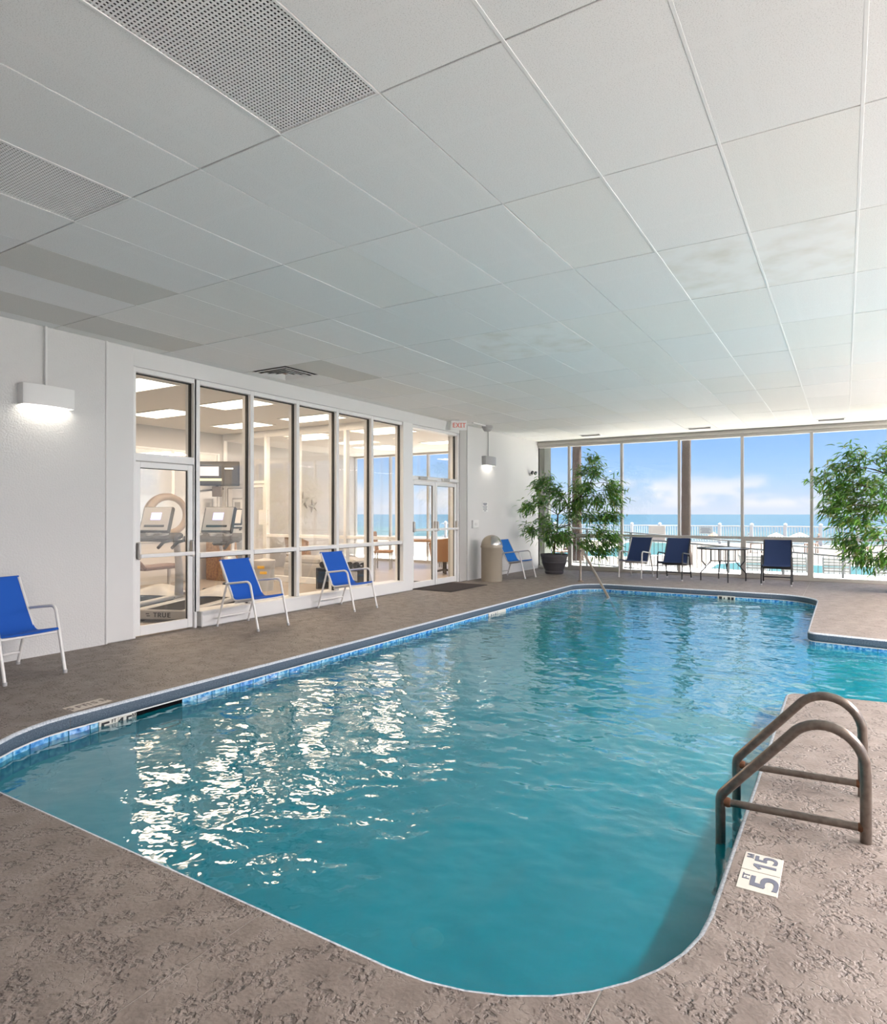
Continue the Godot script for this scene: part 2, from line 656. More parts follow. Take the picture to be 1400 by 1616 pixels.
# side walls of the basin along the outline a little outside the water's edge
func build_pool_and_deck() -> void:
	POOL = outline([[-4.69, -1.65, 0.9], [-4.67, -13.03, 0.65], [-0.37, -13.03, 0.75], [-0.37, -9.0, 0.1], [3.3, -8.5, 0.5], [3.3, -6.3, 0.5], [-0.38, -5.86, 0.1], [-0.40, -1.65, 0.82]], 10)
	var floor_node := shell("floor")
	var cuts := [[-7.25, -6.16], [-6.16, -1.77], [-1.77, -0.62], [-0.62, ROOM_R + 0.2]]
	for k in cuts.size():
		var x0: float = cuts[k][0] + 0.003
		var x1: float = cuts[k][1] - 0.003
		var zz := [ROOM_B + 0.1, -15.95]
		if k == 0:
			zz = [ROOM_B + 0.1, -1.9, -7.2, -12.4, -15.95]
		if k == 1:
			zz = [ROOM_B + 0.1, -1.9, -12.4, -15.95]
		if k == 3:
			zz = [ROOM_B + 0.1, -1.25, -15.95]
		for j in zz.size() - 1:
			var rect := PackedVector2Array([Vector2(x0, zz[j] - 0.003), Vector2(x1, zz[j] - 0.003), Vector2(x1, zz[j + 1] + 0.003), Vector2(x0, zz[j + 1] + 0.003)])
			for p in Geometry2D.clip_polygons(rect, POOL):
				if not Geometry2D.is_polygon_clockwise(p) and Geometry2D.triangulate_polygon(p).size() == 0:
					continue
				var mb := MB.new()
				mb.prism(p, -0.112, 0.0)
				part("deck_slab", mb, M.deck, floor_node)
	# grout in the saw cuts
	var g := MB.new()
	for k in range(1, cuts.size()):
		var x: float = cuts[k][0]
		for s in Geometry2D.clip_polygons(PackedVector2Array([Vector2(x - 0.003, 3), Vector2(x + 0.003, 3), Vector2(x + 0.003, -15.9), Vector2(x - 0.003, -15.9)]), POOL):
			g.prism(s, -0.05, -0.003)
	for z in [-1.9, -7.2, -12.4]:
		g.span(Vector3(-7.2, -0.05, z - 0.003), Vector3(-6.163, -0.003, z + 0.003))
	g.span(Vector3(-0.617, -0.05, -1.253), Vector3(5.0, -0.003, -1.247))
	part("joint_grout", g, M.grout, floor_node)

	# basin
	var basin := MB.new()
	var wide: PackedVector2Array = Geometry2D.offset_polygon(POOL, 0.012, Geometry2D.JOIN_ROUND)[0]
	for k in wide.size():
		var a := wide[k]
		var b := wide[(k + 1) % wide.size()]
		var e := (b - a).normalized()
		var mid := (a + b) * 0.5
		var nn := Vector2(-e.y, e.x)
		if not Geometry2D.is_point_in_polygon(mid + nn * 0.05, wide):
			nn = -nn
		basin.poly([Vector3(a.x, -1.5, a.y), Vector3(b.x, -1.5, b.y), Vector3(b.x, -0.112, b.y), Vector3(a.x, -0.112, a.y)], Vector3(nn.x, 0, nn.y))
	basin.prism(Geometry2D.offset_polygon(POOL, 0.10)[0], -1.62, -1.5)
	struct("floor_basin", basin, M.plaster)
	# corner steps under the handrail
	var steps := thing("pool_steps", Vector3(-4.66, -1.5, -13.02), 0.0, "pale corner steps under water below the slanting handrail", "steps")
	for k in 3:
		var sm := MB.new()
		var fan := PackedVector2Array([Vector2(0.0, 0.0)])
		var rr := 0.75 + 0.32 * k
		for j in 13:
			var a := PI / 2 * j / 12.0
			fan.append(Vector2(cos(a) * rr, sin(a) * rr))
		sm.prism(fan, 0.0 if k == 2 else 1.17 - 0.32 * k - 0.32, 1.17 - 0.32 * k)
		part("step", sm, M.plaster, steps)
	var drain := MB.new()
	drain.lathe(Vector3.ZERO, [Vector2(0.0, 0.03), Vector2(0.06, 0.03), Vector2(0.1, 0.018), Vector2(0.115, 0.0)], 24)
	var dn := part("pool_drain", drain, mat(lin(0.16, 0.55, 0.60), 0.7))
	dn.position = Vector3(-2.45, -1.5, -3.77)
	tag(dn, "round pale drain cover on the pool bottom", "drain")

	# coping faces, grout line and waterline tiles run round the outline
	var coping := shell("trim_1")
	var band := shell("trim_2")
	var ring := POOL
	var line := MB.new()
	var seg := MB.new()
	var run := 0.0
	var n := ring.size()
	# resample the outline
	var pts := []
	for k in n:
		var a := ring[k]
		var b := ring[(k + 1) % n]
		var m := maxi(1, int(ceil(a.distance_to(b) / 0.155)))
		for j in m:
			pts.append(a.lerp(b, float(j) / m))
	var nrm := []
	for k in pts.size():
		var t: Vector2 = (pts[(k + 1) % pts.size()] - pts[(k - 1 + pts.size()) % pts.size()]).normalized()
		var nn := Vector2(-t.y, t.x)
		if not Geometry2D.is_point_in_polygon(pts[k] + nn * 0.02, POOL):
			nn = -nn
		nrm.append(nn)
	var lip_prof := [Vector2(0.0, -0.001), Vector2(0.011, -0.003), Vector2(0.019, -0.010), Vector2(0.021, -0.019)]
	var lip_rows := []
	var prof := [Vector2(0.020, -0.019), Vector2(0.021, -0.034), Vector2(0.021, -0.070), Vector2(0.018, -0.092), Vector2(0.008, -0.102), Vector2(-0.002, -0.104)]
	var rows := []
	var start := 0
	for k in pts.size() + 1:
		var a: Vector2 = pts[k % pts.size()]
		var nn: Vector2 = nrm[k % pts.size()]
		var row := []
		for q in prof:
			row.append(Vector3(a.x + nn.x * q.x, q.y, a.y + nn.y * q.x))
		rows.append(row)
		var lrow := []
		for q in lip_prof:
			lrow.append(Vector3(a.x + nn.x * q.x, q.y, a.y + nn.y * q.x))
		lip_rows.append(lrow)
		if k > 0:
			run += a.distance_to(pts[k - 1])
		if (run > 1.28 or k == pts.size()) and rows.size() > 1:
			var cm := MB.new()
			# a hair's gap to the next piece
			for q in prof.size():
				rows[0][q] = rows[0][q].lerp(rows[1][q], 0.02)
				rows[-1][q] = rows[-1][q].lerp(rows[-2][q], 0.02)
			cm.sheet(rows, 0.0, true)
			var piece := part("coping_piece", cm, M.coping, coping)
			var lm := MB.new()
			lm.sheet(lip_rows, 0.0, true)
			part("worn_lit_lip", lm, M.lip, piece)
			lip_rows = [lrow.duplicate()]
			rows = [row.duplicate()]
			run = 0.0
	var tm := MB.new()
	tm.box(Vector3.ZERO, Vector3(0.149, 0.15, 0.008), 0.0015)
	var tile_mesh := tm.mesh()
	var tile_n := 0
	for k in pts.size():
		var a: Vector2 = pts[k]
		var b: Vector2 = pts[(k + 1) % pts.size()]
		var nn: Vector2 = ((nrm[k] + nrm[(k + 1) % pts.size()]) as Vector2).normalized()
		line.bar(Vector3(a.x + nn.x * 0.004, -0.109, a.y + nn.y * 0.004), Vector3(b.x + nn.x * 0.004, -0.109, b.y + nn.y * 0.004), 0.012, 0.009)
		var mid := (a + b) * 0.5
		# left out: the skimmer mouth and the depth markers of the far side
		var skim: bool = mid.x < -4.5 and mid.y < -3.07 and mid.y > -3.47
		if skim:
			continue
		var o := MeshInstance3D.new()
		o.name = "waterline_tile"
		o.mesh = tile_mesh
		o.material_override = M.pool_tiles[(tile_n * 7 + tile_n / 3) % 3]
		tile_n += 1
		band.add_child(o, true)
		var x := Vector3(b.x - a.x, 0, b.y - a.y)
		var z := Vector3(nn.x, 0, nn.y)
		o.transform = Transform3D(Basis(x / 0.155, Vector3.UP, z), Vector3(mid.x - nn.x * 0.004, -0.19, mid.y - nn.y * 0.004))
	part("grout_line", line, M.white_grout, band)

	build_water()
	build_markers()

func build_water() -> void:
	var step := 0.024
	var x0 := -4.72
	var z0 := -13.06
	var nx := int(8.06 / step)
	var nz := int(11.45 / step)
	var wide: PackedVector2Array = Geometry2D.offset_polygon(POOL, 0.012, Geometry2D.JOIN_ROUND)[0]
	var big := fnl(81, 1.0 / 1.1, 2)
	var mid := fnl(82, 1.0 / 0.42, 2)
	var small := fnl(83, 1.0 / 0.12, 2)
	var strength := fnl(84, 1.0 / 3.2, 2)
	var hgt := PackedFloat32Array()
	hgt.resize((nx + 1) * (nz + 1))
	for r in nz + 1:
		var z := z0 + r * step
		for q in nx + 1:
			var x := x0 + q * step
			# ripples run across the pool, stretched along the window wall
			var k := 0.55 + 0.75 * clampf(strength.get_noise_2d(x, z) + 0.45, 0.0, 1.0)
			hgt[r * (nx + 1) + q] = big.get_noise_2d(x, z * 1.3) * 0.008 + k * (mid.get_noise_2d(x * 0.8, z * 1.25) * 0.0050 + small.get_noise_2d(x * 0.8, z * 1.2) * 0.0028)
	var mb := MB.new()
	var idx := {}
	var inside := PackedByteArray()
	inside.resize((nx + 1) * (nz + 1))
	for r in nz + 1:
		for q in nx + 1:
			var x := x0 + q * step
			var z := z0 + r * step
			var sure := x > -3.7 and x < -0.45 and z < -2.7 and z > -12.2
			if sure or Geometry2D.is_point_in_polygon(Vector2(x, z), wide):
				inside[r * (nx + 1) + q] = 1
	for r in nz:
		for q in nx:
			var ks := [r * (nx + 1) + q, r * (nx + 1) + q + 1, (r + 1) * (nx + 1) + q + 1, (r + 1) * (nx + 1) + q]
			if inside[ks[0]] + inside[ks[1]] + inside[ks[2]] + inside[ks[3]] == 0:
				continue
			var id := []
			for k in ks:
				if not idx.has(k):
					var rr: int = k / (nx + 1)
					var qq: int = k % (nx + 1)
					var dx := hgt[rr * (nx + 1) + mini(qq + 1, nx)] - hgt[rr * (nx + 1) + maxi(qq - 1, 0)]
					var dz := hgt[mini(rr + 1, nz) * (nx + 1) + qq] - hgt[maxi(rr - 1, 0) * (nx + 1) + qq]
					idx[k] = mb.vert(Vector3(x0 + qq * step, WATER_Y + hgt[k], z0 + rr * step), Vector3(-dx / (2 * step), 1.0, -dz / (2 * step)).normalized())
				id.append(idx[k])
			mb.i.append_array(PackedInt32Array([id[0], id[1], id[2], id[0], id[2], id[3]]))
	var w := struct("water", mb, M.water)
	tag(w, "rippled turquoise water filling the indoor pool", "water")

func letters(s: String, size: float, depth := 0.002) -> TextMesh:
	var t := TextMesh.new()
	var f := SystemFont.new()
	f.font_names = PackedStringArray(["Droid Sans"])
	f.font_weight = 700
	t.font = f
	t.text = s
	t.font_size = 64
	t.pixel_size = size / 64.0
	t.depth = depth
	return t

# lettering, one child for each character; x of B runs along the writing
func write(parent: Node, s: String, size: float, at: Vector3, B: Basis, material: Material, stretch := 1.0) -> void:
	var t0 := letters(s, size)
	var full := t0.font.get_string_size(s, HORIZONTAL_ALIGNMENT_LEFT, -1, 64).x
	var run := 0.0
	for k in s.length():
		var wide := t0.font.get_string_size(s[k], HORIZONTAL_ALIGNMENT_LEFT, -1, 64).x
		if s[k] != " ":
			var o := inst("letter", letters(s[k], size), material, parent)
			o.transform = Transform3D(Basis(B.x * stretch, B.y, B.z), at + B.x * stretch * (run + wide / 2 - full / 2) * size / 64.0)
		run += wide

func build_markers() -> void:
	# waterline marker on the far side: 5 FT 15 M
	var bas := Basis(Vector3(0, 0, -1), Vector3.UP, Vector3(1, 0, 0))
	var a := thing("depth_marker", Vector3(-4.684, -0.19, -2.915), 0.0, "black on white depth tile beside the skimmer mouth reading 5 FT 15 M", "depth marker")
	for k in 2:
		var mb := MB.new()
		mb.box(Vector3(0.0, 0, 0.075 - 0.15 * k), Vector3(0.012, 0.152, 0.147), 0.0015)
		part("tile", mb, M.marker, a)
	write(a, "5", 0.125, Vector3(0.0065, 0.018, 0.100), bas, M.ink, 1.3)
	write(a, "FT", 0.035, Vector3(0.0065, 0.058, 0.035), bas, M.ink, 1.0)
	write(a, "15", 0.115, Vector3(0.0065, 0.022, -0.058), bas, M.ink, 1.0)
	write(a, "M", 0.04, Vector3(0.0065, 0.058, -0.128), bas, M.ink, 1.0)
	# the marker far along the same side
	var b := thing("depth_marker", Vector3(-4.666, -0.19, -9.2), 0.0, "small worn white depth tile far along the waterline", "depth marker")
	for k in 2:
		var mb := MB.new()
		mb.box(Vector3(0.0, 0, 0.15 - 0.3 * k), Vector3(0.014, 0.152, 0.29), 0.0015)
		part("tile", mb, M.marker, b)
	for k in 3:
		var mk := MB.new()
		mk.box(Vector3(0.0075, 0.02, 0.21 - 0.07 * k), Vector3(0.002, 0.08 - 0.02 * (k % 2), 0.028), 0.0005)
		part("worn_mark", mk, M.ink_worn, b)
	# far end
	var c := thing("depth_marker", Vector3(-1.87, -0.16, -13.015), 0.0, "white depth tile under the coping at the window end", "depth marker")
	for k in 2:
		var mb := MB.new()
		mb.box(Vector3(-0.075 + 0.15 * k, 0, 0), Vector3(0.147, 0.13, 0.012), 0.0015)
		part("tile", mb, M.marker, c)
	for k in 4:
		var mk := MB.new()
		mk.box(Vector3([-0.10, -0.035, 0.045, 0.105][k], 0.02, 0.0065), Vector3([0.055, 0.02, 0.045, 0.045][k], [0.06, 0.03, 0.05, 0.05][k], 0.002), 0.0005)
		part("dark_mark", mk, M.ink, c)
	# deck tiles by the ladder, read from the deck
	var d := thing("depth_marker", Vector3(-0.286, 0.0, -2.855), 0.0, "pair of worn white deck tiles near the ladder reading 5 FT 15 M", "depth marker")
	var flat := Basis(Vector3(0, 0, -1), Vector3(-1, 0, 0), Vector3.UP)
	for k in 2:
		var mb := MB.new()
		mb.box(Vector3(0, 0.0, 0.077 - 0.154 * k), Vector3(0.142, 0.006, 0.150), 0.0015)
		part("tile", mb, M.marker, d)
	write(d, "5", 0.135, Vector3(0.022, 0.0035, 0.077), flat, M.ink_worn, 1.5)
	write(d, "FT", 0.035, Vector3(-0.045, 0.0035, 0.055), flat, M.ink_worn, 1.3)
	write(d, "15", 0.115, Vector3(0.012, 0.0035, -0.080), flat, M.ink_worn, 1.0)
	write(d, "M", 0.035, Vector3(-0.048, 0.0035, -0.120), flat, M.ink_worn, 1.3)
	# the deck tiles across the water, worn almost away
	var e := thing("depth_marker", Vector3(-4.80, 0.0, -2.75), 0.06, "tan worn deck tiles behind the coping across the pool", "depth marker")
	var flat2 := Basis(Vector3(0, 0, -1), Vector3(-1, 0, 0), Vector3.UP)
	for k in 2:
		var mb := MB.new()
		mb.box(Vector3(0, 0.0, 0.077 - 0.154 * k), Vector3(0.142, 0.006, 0.150), 0.0015)
		part("tile", mb, mat(lin(0.60, 0.53, 0.46), 0.5), e)
	write(e, "5 FT", 0.08, Vector3(0.0, 0.0035, 0.077), flat2, mat(lin(0.17, 0.14, 0.13), 0.6), 1.0)
	write(e, "15 M", 0.08, Vector3(0.0, 0.0035, -0.080), flat2, mat(lin(0.25, 0.21, 0.18), 0.6), 1.0)
	# skimmer
	var s := thing("skimmer_mouth", Vector3(-4.69, -0.19, -3.27), 0.0, "dark rectangular skimmer mouth in the waterline tiles", "skimmer")
	var fr := MB.new()
	fr.span(Vector3(-0.03, 0.058, -0.205), Vector3(0.012, 0.074, 0.205))
	fr.span(Vector3(-0.03, -0.1, -0.205), Vector3(0.012, 0.058, -0.19))
	fr.span(Vector3(-0.03, -0.1, 0.19), Vector3(0.012, 0.058, 0.205))
	part("frame", fr, M.black, s)
	var th := MB.new()
	th.span(Vector3(-0.36, -0.12, -0.19), Vector3(-0.34, 0.06, 0.19))
	th.span(Vector3(-0.34, 0.06, -0.19), Vector3(-0.0, 0.07, 0.19))
	th.span(Vector3(-0.34, -0.12, -0.2), Vector3(0.0, 0.07, -0.19))
	th.span(Vector3(-0.34, -0.12, 0.19), Vector3(0.0, 0.07, 0.2))
	th.span(Vector3(-0.34, -0.13, -0.2), Vector3(0.0, -0.12, 0.2))
	part("throat", th, M.black, s)
	var wf := MB.new()
	wf.span(Vector3(0.004, -0.09, -0.19), Vector3(0.012, 0.058, 0.19), 0.002)
	part("mouth_shade", wf, M.black, s)  # black plate over the mouth, painting the shade of the opening


# ---------------------------------------------------------------- ceiling
func build_ceiling() -> void:
	var top := MB.new()
	top.span(Vector3(-13.2, 3.45, -16.05), Vector3(ROOM_R + 0.4, 3.75, ROOM_B + 0.4))
	struct("roof", top, M.plenum)
	var ceil_node := shell("ceiling")
	var rest := MB.new()
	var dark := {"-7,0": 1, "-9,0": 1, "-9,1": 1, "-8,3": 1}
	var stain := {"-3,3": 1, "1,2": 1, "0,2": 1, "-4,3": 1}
	var skip := {"-2,-1": 1, "-5,-1": 1}
	for i in range(-10, 11):
		for j in range(-5, 12):
			var xa := CX0 + TX * i
			var xb := xa + TX
			var za := CZ0 - TZ * j
			var zb := za - TZ
			xa = maxf(xa, WALL_X - 0.35)
			xb = minf(xb, ROOM_R)
			za = minf(za, ROOM_B)
			zb = maxf(zb, WIN_Z + 0.0)
			if xb - xa < 0.05 or za - zb < 0.05:
				continue
			var key := "%d,%d" % [i, j]
			if skip.has(key):
				continue
			if key == "-9,3":      # the air diffuser fills half of this bay
				za = za - 0.615
			var dy := rng.randf_range(-0.0015, 0.0015)
			var a := Vector3(xa + 0.0028, CEIL + dy, zb + 0.004)
			var b := Vector3(xb - 0.0028, CEIL + dy + 0.016, za - 0.004)
			var seen := in_frame(a, 30) or in_frame(b, 30) or in_frame(Vector3(a.x, a.y, b.z), 30) or in_frame(Vector3(b.x, a.y, a.z), 30) or in_frame((a + b) * 0.5, 30)
			if not seen:
				rest.span(a, b)
				continue
			var mb := MB.new()
			mb.span(a, b, 0.002)
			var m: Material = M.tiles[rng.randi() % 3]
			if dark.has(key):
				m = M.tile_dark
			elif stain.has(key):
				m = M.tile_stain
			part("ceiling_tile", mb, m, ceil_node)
	var r := part("outer_tiles", rest, M.tiles[0], ceil_node)
	tag(r, "", "", "", "stuff")
	# runners along the room, tees across set back in the gaps
	for i in range(-9, 11):
		var x := CX0 + TX * i
		if x > ROOM_R - 0.05:
			continue
		var mb := MB.new()
		# toward the windows the flanges show below the tiles; over the near side they lie flush in the joints
		var w := 0.016 if i >= 0 else 0.012
		var y0 := CEIL - 0.002 if i >= 0 else CEIL + 0.0125
		var ends := [[WIN_Z, ROOM_B]]
		if i == -2 or i == -1 or i == -5 or i == -4:
			ends = [[WIN_Z, CZ0 - 0.004], [CZ0 + TZ + 0.004, ROOM_B]]
		for q in ends:
			mb.span(Vector3(x - w / 2, y0, q[0]), Vector3(x + w / 2, y0 + 0.004, q[1]), 0.001)
		part("ceiling_runner", mb, M.tbar, ceil_node)


# ---------------------------------------------------------------- solid walls
func build_walls() -> void:
	var w := MB.new()
	w.span(Vector3(-7.15, 0, -4.12), Vector3(WALL_X, 1.425, ROOM_B + 0.2))
	w.span(Vector3(-7.15, 1.433, -4.12), Vector3(WALL_X, CEIL + 0.15, ROOM_B + 0.2))
	w.span(Vector3(-7.15, 1.42, -4.12), Vector3(WALL_X - 0.006, 1.44, ROOM_B + 0.2))
	struct("wall_left", w, M.wall)
	var p := MB.new()
	p.span(Vector3(-7.15, 0, -4.46), Vector3(WALL_X - 0.01, CEIL + 0.15, -4.135), 0.012)
	p.span(Vector3(-7.15, 0, -4.14), Vector3(WALL_X + 0.012, CEIL + 0.15, -4.115), 0.006)
	struct("trim_3", p, M.smooth)
	# header over the glazing
	var h := MB.new()
	h.span(Vector3(-7.15, 3.10, -12.05), Vector3(WALL_X - 0.02, CEIL + 0.15, -4.45), 0.004)
	struct("trim_4", h, M.smooth)
	# wide post between the panes and the double door
	var q := MB.new()
	q.span(Vector3(-7.06, 0, -10.07), Vector3(WALL_X - 0.02, 3.11, -9.77), 0.006)
	struct("trim_5", q, M.paint)
	# kerb under the panes
	var k := MB.new()
	k.span(Vector3(-7.15, 0, -9.78), Vector3(WALL_X, 0.2, -5.37), 0.012)
	struct("baseboard_left", k, M.paint)
	# column beside the double door, grey, then the plain wall to the windows
	var c := MB.new()
	c.span(Vector3(-7.15, 0, -12.09), Vector3(WALL_X - 0.005, CEIL, -11.80), 0.008)
	struct("trim_6", c, mat(lin(0.50, 0.49, 0.475), 0.5))
	var f := MB.new()
	f.span(Vector3(-7.15, 0, WIN_Z - 0.05), Vector3(WALL_X + 0.01, CEIL + 0.15, -12.09))
	struct("wall_far_left", f, M.smooth)
	var b := MB.new()
	b.span(Vector3(-7.35, 0, ROOM_B), Vector3(ROOM_R + 0.2, CEIL + 0.15, ROOM_B + 0.2))
	struct("wall_back", b, M.smooth)


# ---------------------------------------------------------------- window wall to the sea
func build_window_wall() -> void:
	var head := MB.new()
	head.span(Vector3(-13.2, 3.14, WIN_Z - 0.08), Vector3(ROOM_R + 0.2, CEIL + 0.15, WIN_Z + 0.07), 0.006)
	head.span(Vector3(WALL_X, 3.20, WIN_Z + 0.07), Vector3(ROOM_R, 3.26, WIN_Z + 0.12), 0.006)
	struct("wall_window", head, M.alu)
	var xs := [-6.87, -6.0, -4.65, -3.3, -1.95, -0.6, 0.75, 2.1, 3.45, 4.8]
	for k in xs.size() - 1:
		window_unit(xs[k], xs[k + 1], k)

func window_unit(x0: float, x1: float, k: int) -> void:
	var o := shell("window_%d" % (k + 1))
	o.position = Vector3(0, 0, WIN_Z)
	var post := MB.new()
	post.span(Vector3(x0 - 0.03, 0, -0.05), Vector3(x0 + 0.03, 3.15, 0.05), 0.004)
	if k == 8:
		post.span(Vector3(x1 - 0.03, 0, -0.05), Vector3(x1 + 0.25, 3.15, 0.05), 0.004)
	part("mullion", post, M.alu, o)
	var rail := MB.new()
	rail.span(Vector3(x0 + 0.03, 0.86, -0.045), Vector3(x1 - 0.03, 0.92, 0.045), 0.004)
	part("window_rail", rail, M.alu, o)
	var sill := MB.new()
	sill.span(Vector3(x0 + 0.03, 0.0, -0.05), Vector3(x1 - 0.03, 0.07, 0.05), 0.004)
	part("window_sill", sill, M.alu, o)
	if k in [1, 4]:                       # low vents with a frame of their own
		var fr := MB.new()
		fr.span(Vector3(x0 + 0.03, 0.07, -0.02), Vector3(x0 + 0.075, 0.86, 0.06), 0.003)
		fr.span(Vector3(x1 - 0.075, 0.07, -0.02), Vector3(x1 - 0.03, 0.86, 0.06), 0.003)
		fr.span(Vector3(x0 + 0.075, 0.07, -0.02), Vector3(x1 - 0.075, 0.115, 0.06), 0.003)
		fr.span(Vector3(x0 + 0.075, 0.815, -0.02), Vector3(x1 - 0.075, 0.86, 0.06), 0.003)
		part("window_frame", fr, M.alu, o)
	for q in [[0.07, 0.86], [0.92, 3.14]]:
		var g := MB.new()
		g.span(Vector3(x0 + 0.028, q[0] - 0.005, -0.004), Vector3(x1 - 0.028, q[1] + 0.005, 0.004))
		part("pane", g, M.pane, o)


# the side of the room to the right of the camera, out of the picture: windows as on the sea side
func build_right_side() -> void:
	var lo := MB.new()
	lo.span(Vector3(ROOM_R, 3.14, WIN_Z), Vector3(ROOM_R + 0.2, CEIL + 0.15, ROOM_B + 0.2))
	lo.span(Vector3(ROOM_R, 0.0, WIN_Z), Vector3(ROOM_R + 0.2, 0.30, ROOM_B + 0.2))  # low solid strip added to hide terrace glare from the gym panes
	struct("wall_right", lo, M.smooth)
	var gw := MB.new()
	gw.span(Vector3(10.5, -0.03, -19.0), Vector3(10.7, 2.2, 12.0), 0.01)
	struct("wall_added_screen", gw, M.smooth)  # unseen wall added to keep the sunlit terrace out of pane reflections
	var bal := MB.new()
	bal.span(Vector3(-14.0, 3.45, WIN_Z - 1.4), Vector3(ROOM_R + 1.4, 3.75, WIN_Z - 0.05))
	bal.span(Vector3(ROOM_R + 0.2, 3.45, WIN_Z - 0.05), Vector3(ROOM_R + 1.4, 3.75, ROOM_B + 0.4))
	struct("added_overhang", bal, M.smooth)  # unseen slab added overhead, sized to keep direct sun out
	for k in 9:
		var z0 := WIN_Z + 0.1 + 2.08 * k
		var z1 := z0 + 2.08
		var o := shell("window_%d" % (k + 10))
		o.position = Vector3(ROOM_R + 0.1, 0, 0)
		var post := MB.new()
		post.span(Vector3(-0.05, 0.3, z0 - 0.03), Vector3(0.05, 3.15, z0 + 0.03), 0.004)
		if k == 8:
			post.span(Vector3(-0.05, 0.3, z1 - 0.03), Vector3(0.05, 3.15, z1 + 0.2), 0.004)
		part("mullion", post, M.alu, o)
		var rail := MB.new()
		rail.span(Vector3(-0.05, 0.3, z0 + 0.03), Vector3(0.05, 0.37, z1 - 0.03), 0.004)
		part("window_rail", rail, M.alu, o)
		for q in [[0.37, 3.14]]:
			var g := MB.new()
			g.span(Vector3(-0.004, q[0] - 0.005, z0 + 0.028), Vector3(0.004, q[1] + 0.005, z1 - 0.028))
			part("pane", g, M.pane, o)


# ---------------------------------------------------------------- gym and lounge behind the glazing
const GYM_CEIL := 3.20
const GYM_BACK := -11.9
const PART_Z := -9.93

func troffer(x: float, z: float, label: String, y := GYM_CEIL, along := false) -> void:
	var o := thing("ceiling_light", Vector3(x, y, z), PI / 2 if along else 0.0, label, "light", "added ceiling lights out of view in the pool hall" if along else "recessed ceiling lights of the gym and lounge")
	var fr := MB.new()
	for s in [-1.0, 1.0]:
		fr.box(Vector3(0, -0.006, s * 0.295), Vector3(1.22, 0.012, 0.03), 0.003)
		fr.box(Vector3(s * 0.595, -0.006, 0), Vector3(0.03, 0.012, 0.56), 0.003)
	part("frame", fr, M.paint, o)
	var df := MB.new()
	df.box(Vector3(0, -0.004, 0), Vector3(1.16, 0.006, 0.56))
	part("light_diffuser", df, M.lamp_warm, o)
	var l := AreaLight3D.new()
	l.area_size = Vector2(1.16, 0.56)
	l.light_energy = 22.5 if along else 1.65
	l.light_color = Color(1.0, 0.955, 0.95) if along else Color(1.0, 0.88, 0.74)
	l.area_range = 30.0
	l.shadow_enabled = true
	o.add_child(l)
	l.position = Vector3(0, -0.02, 0)
	l.rotation_degrees = Vector3(-90, 0, 0)

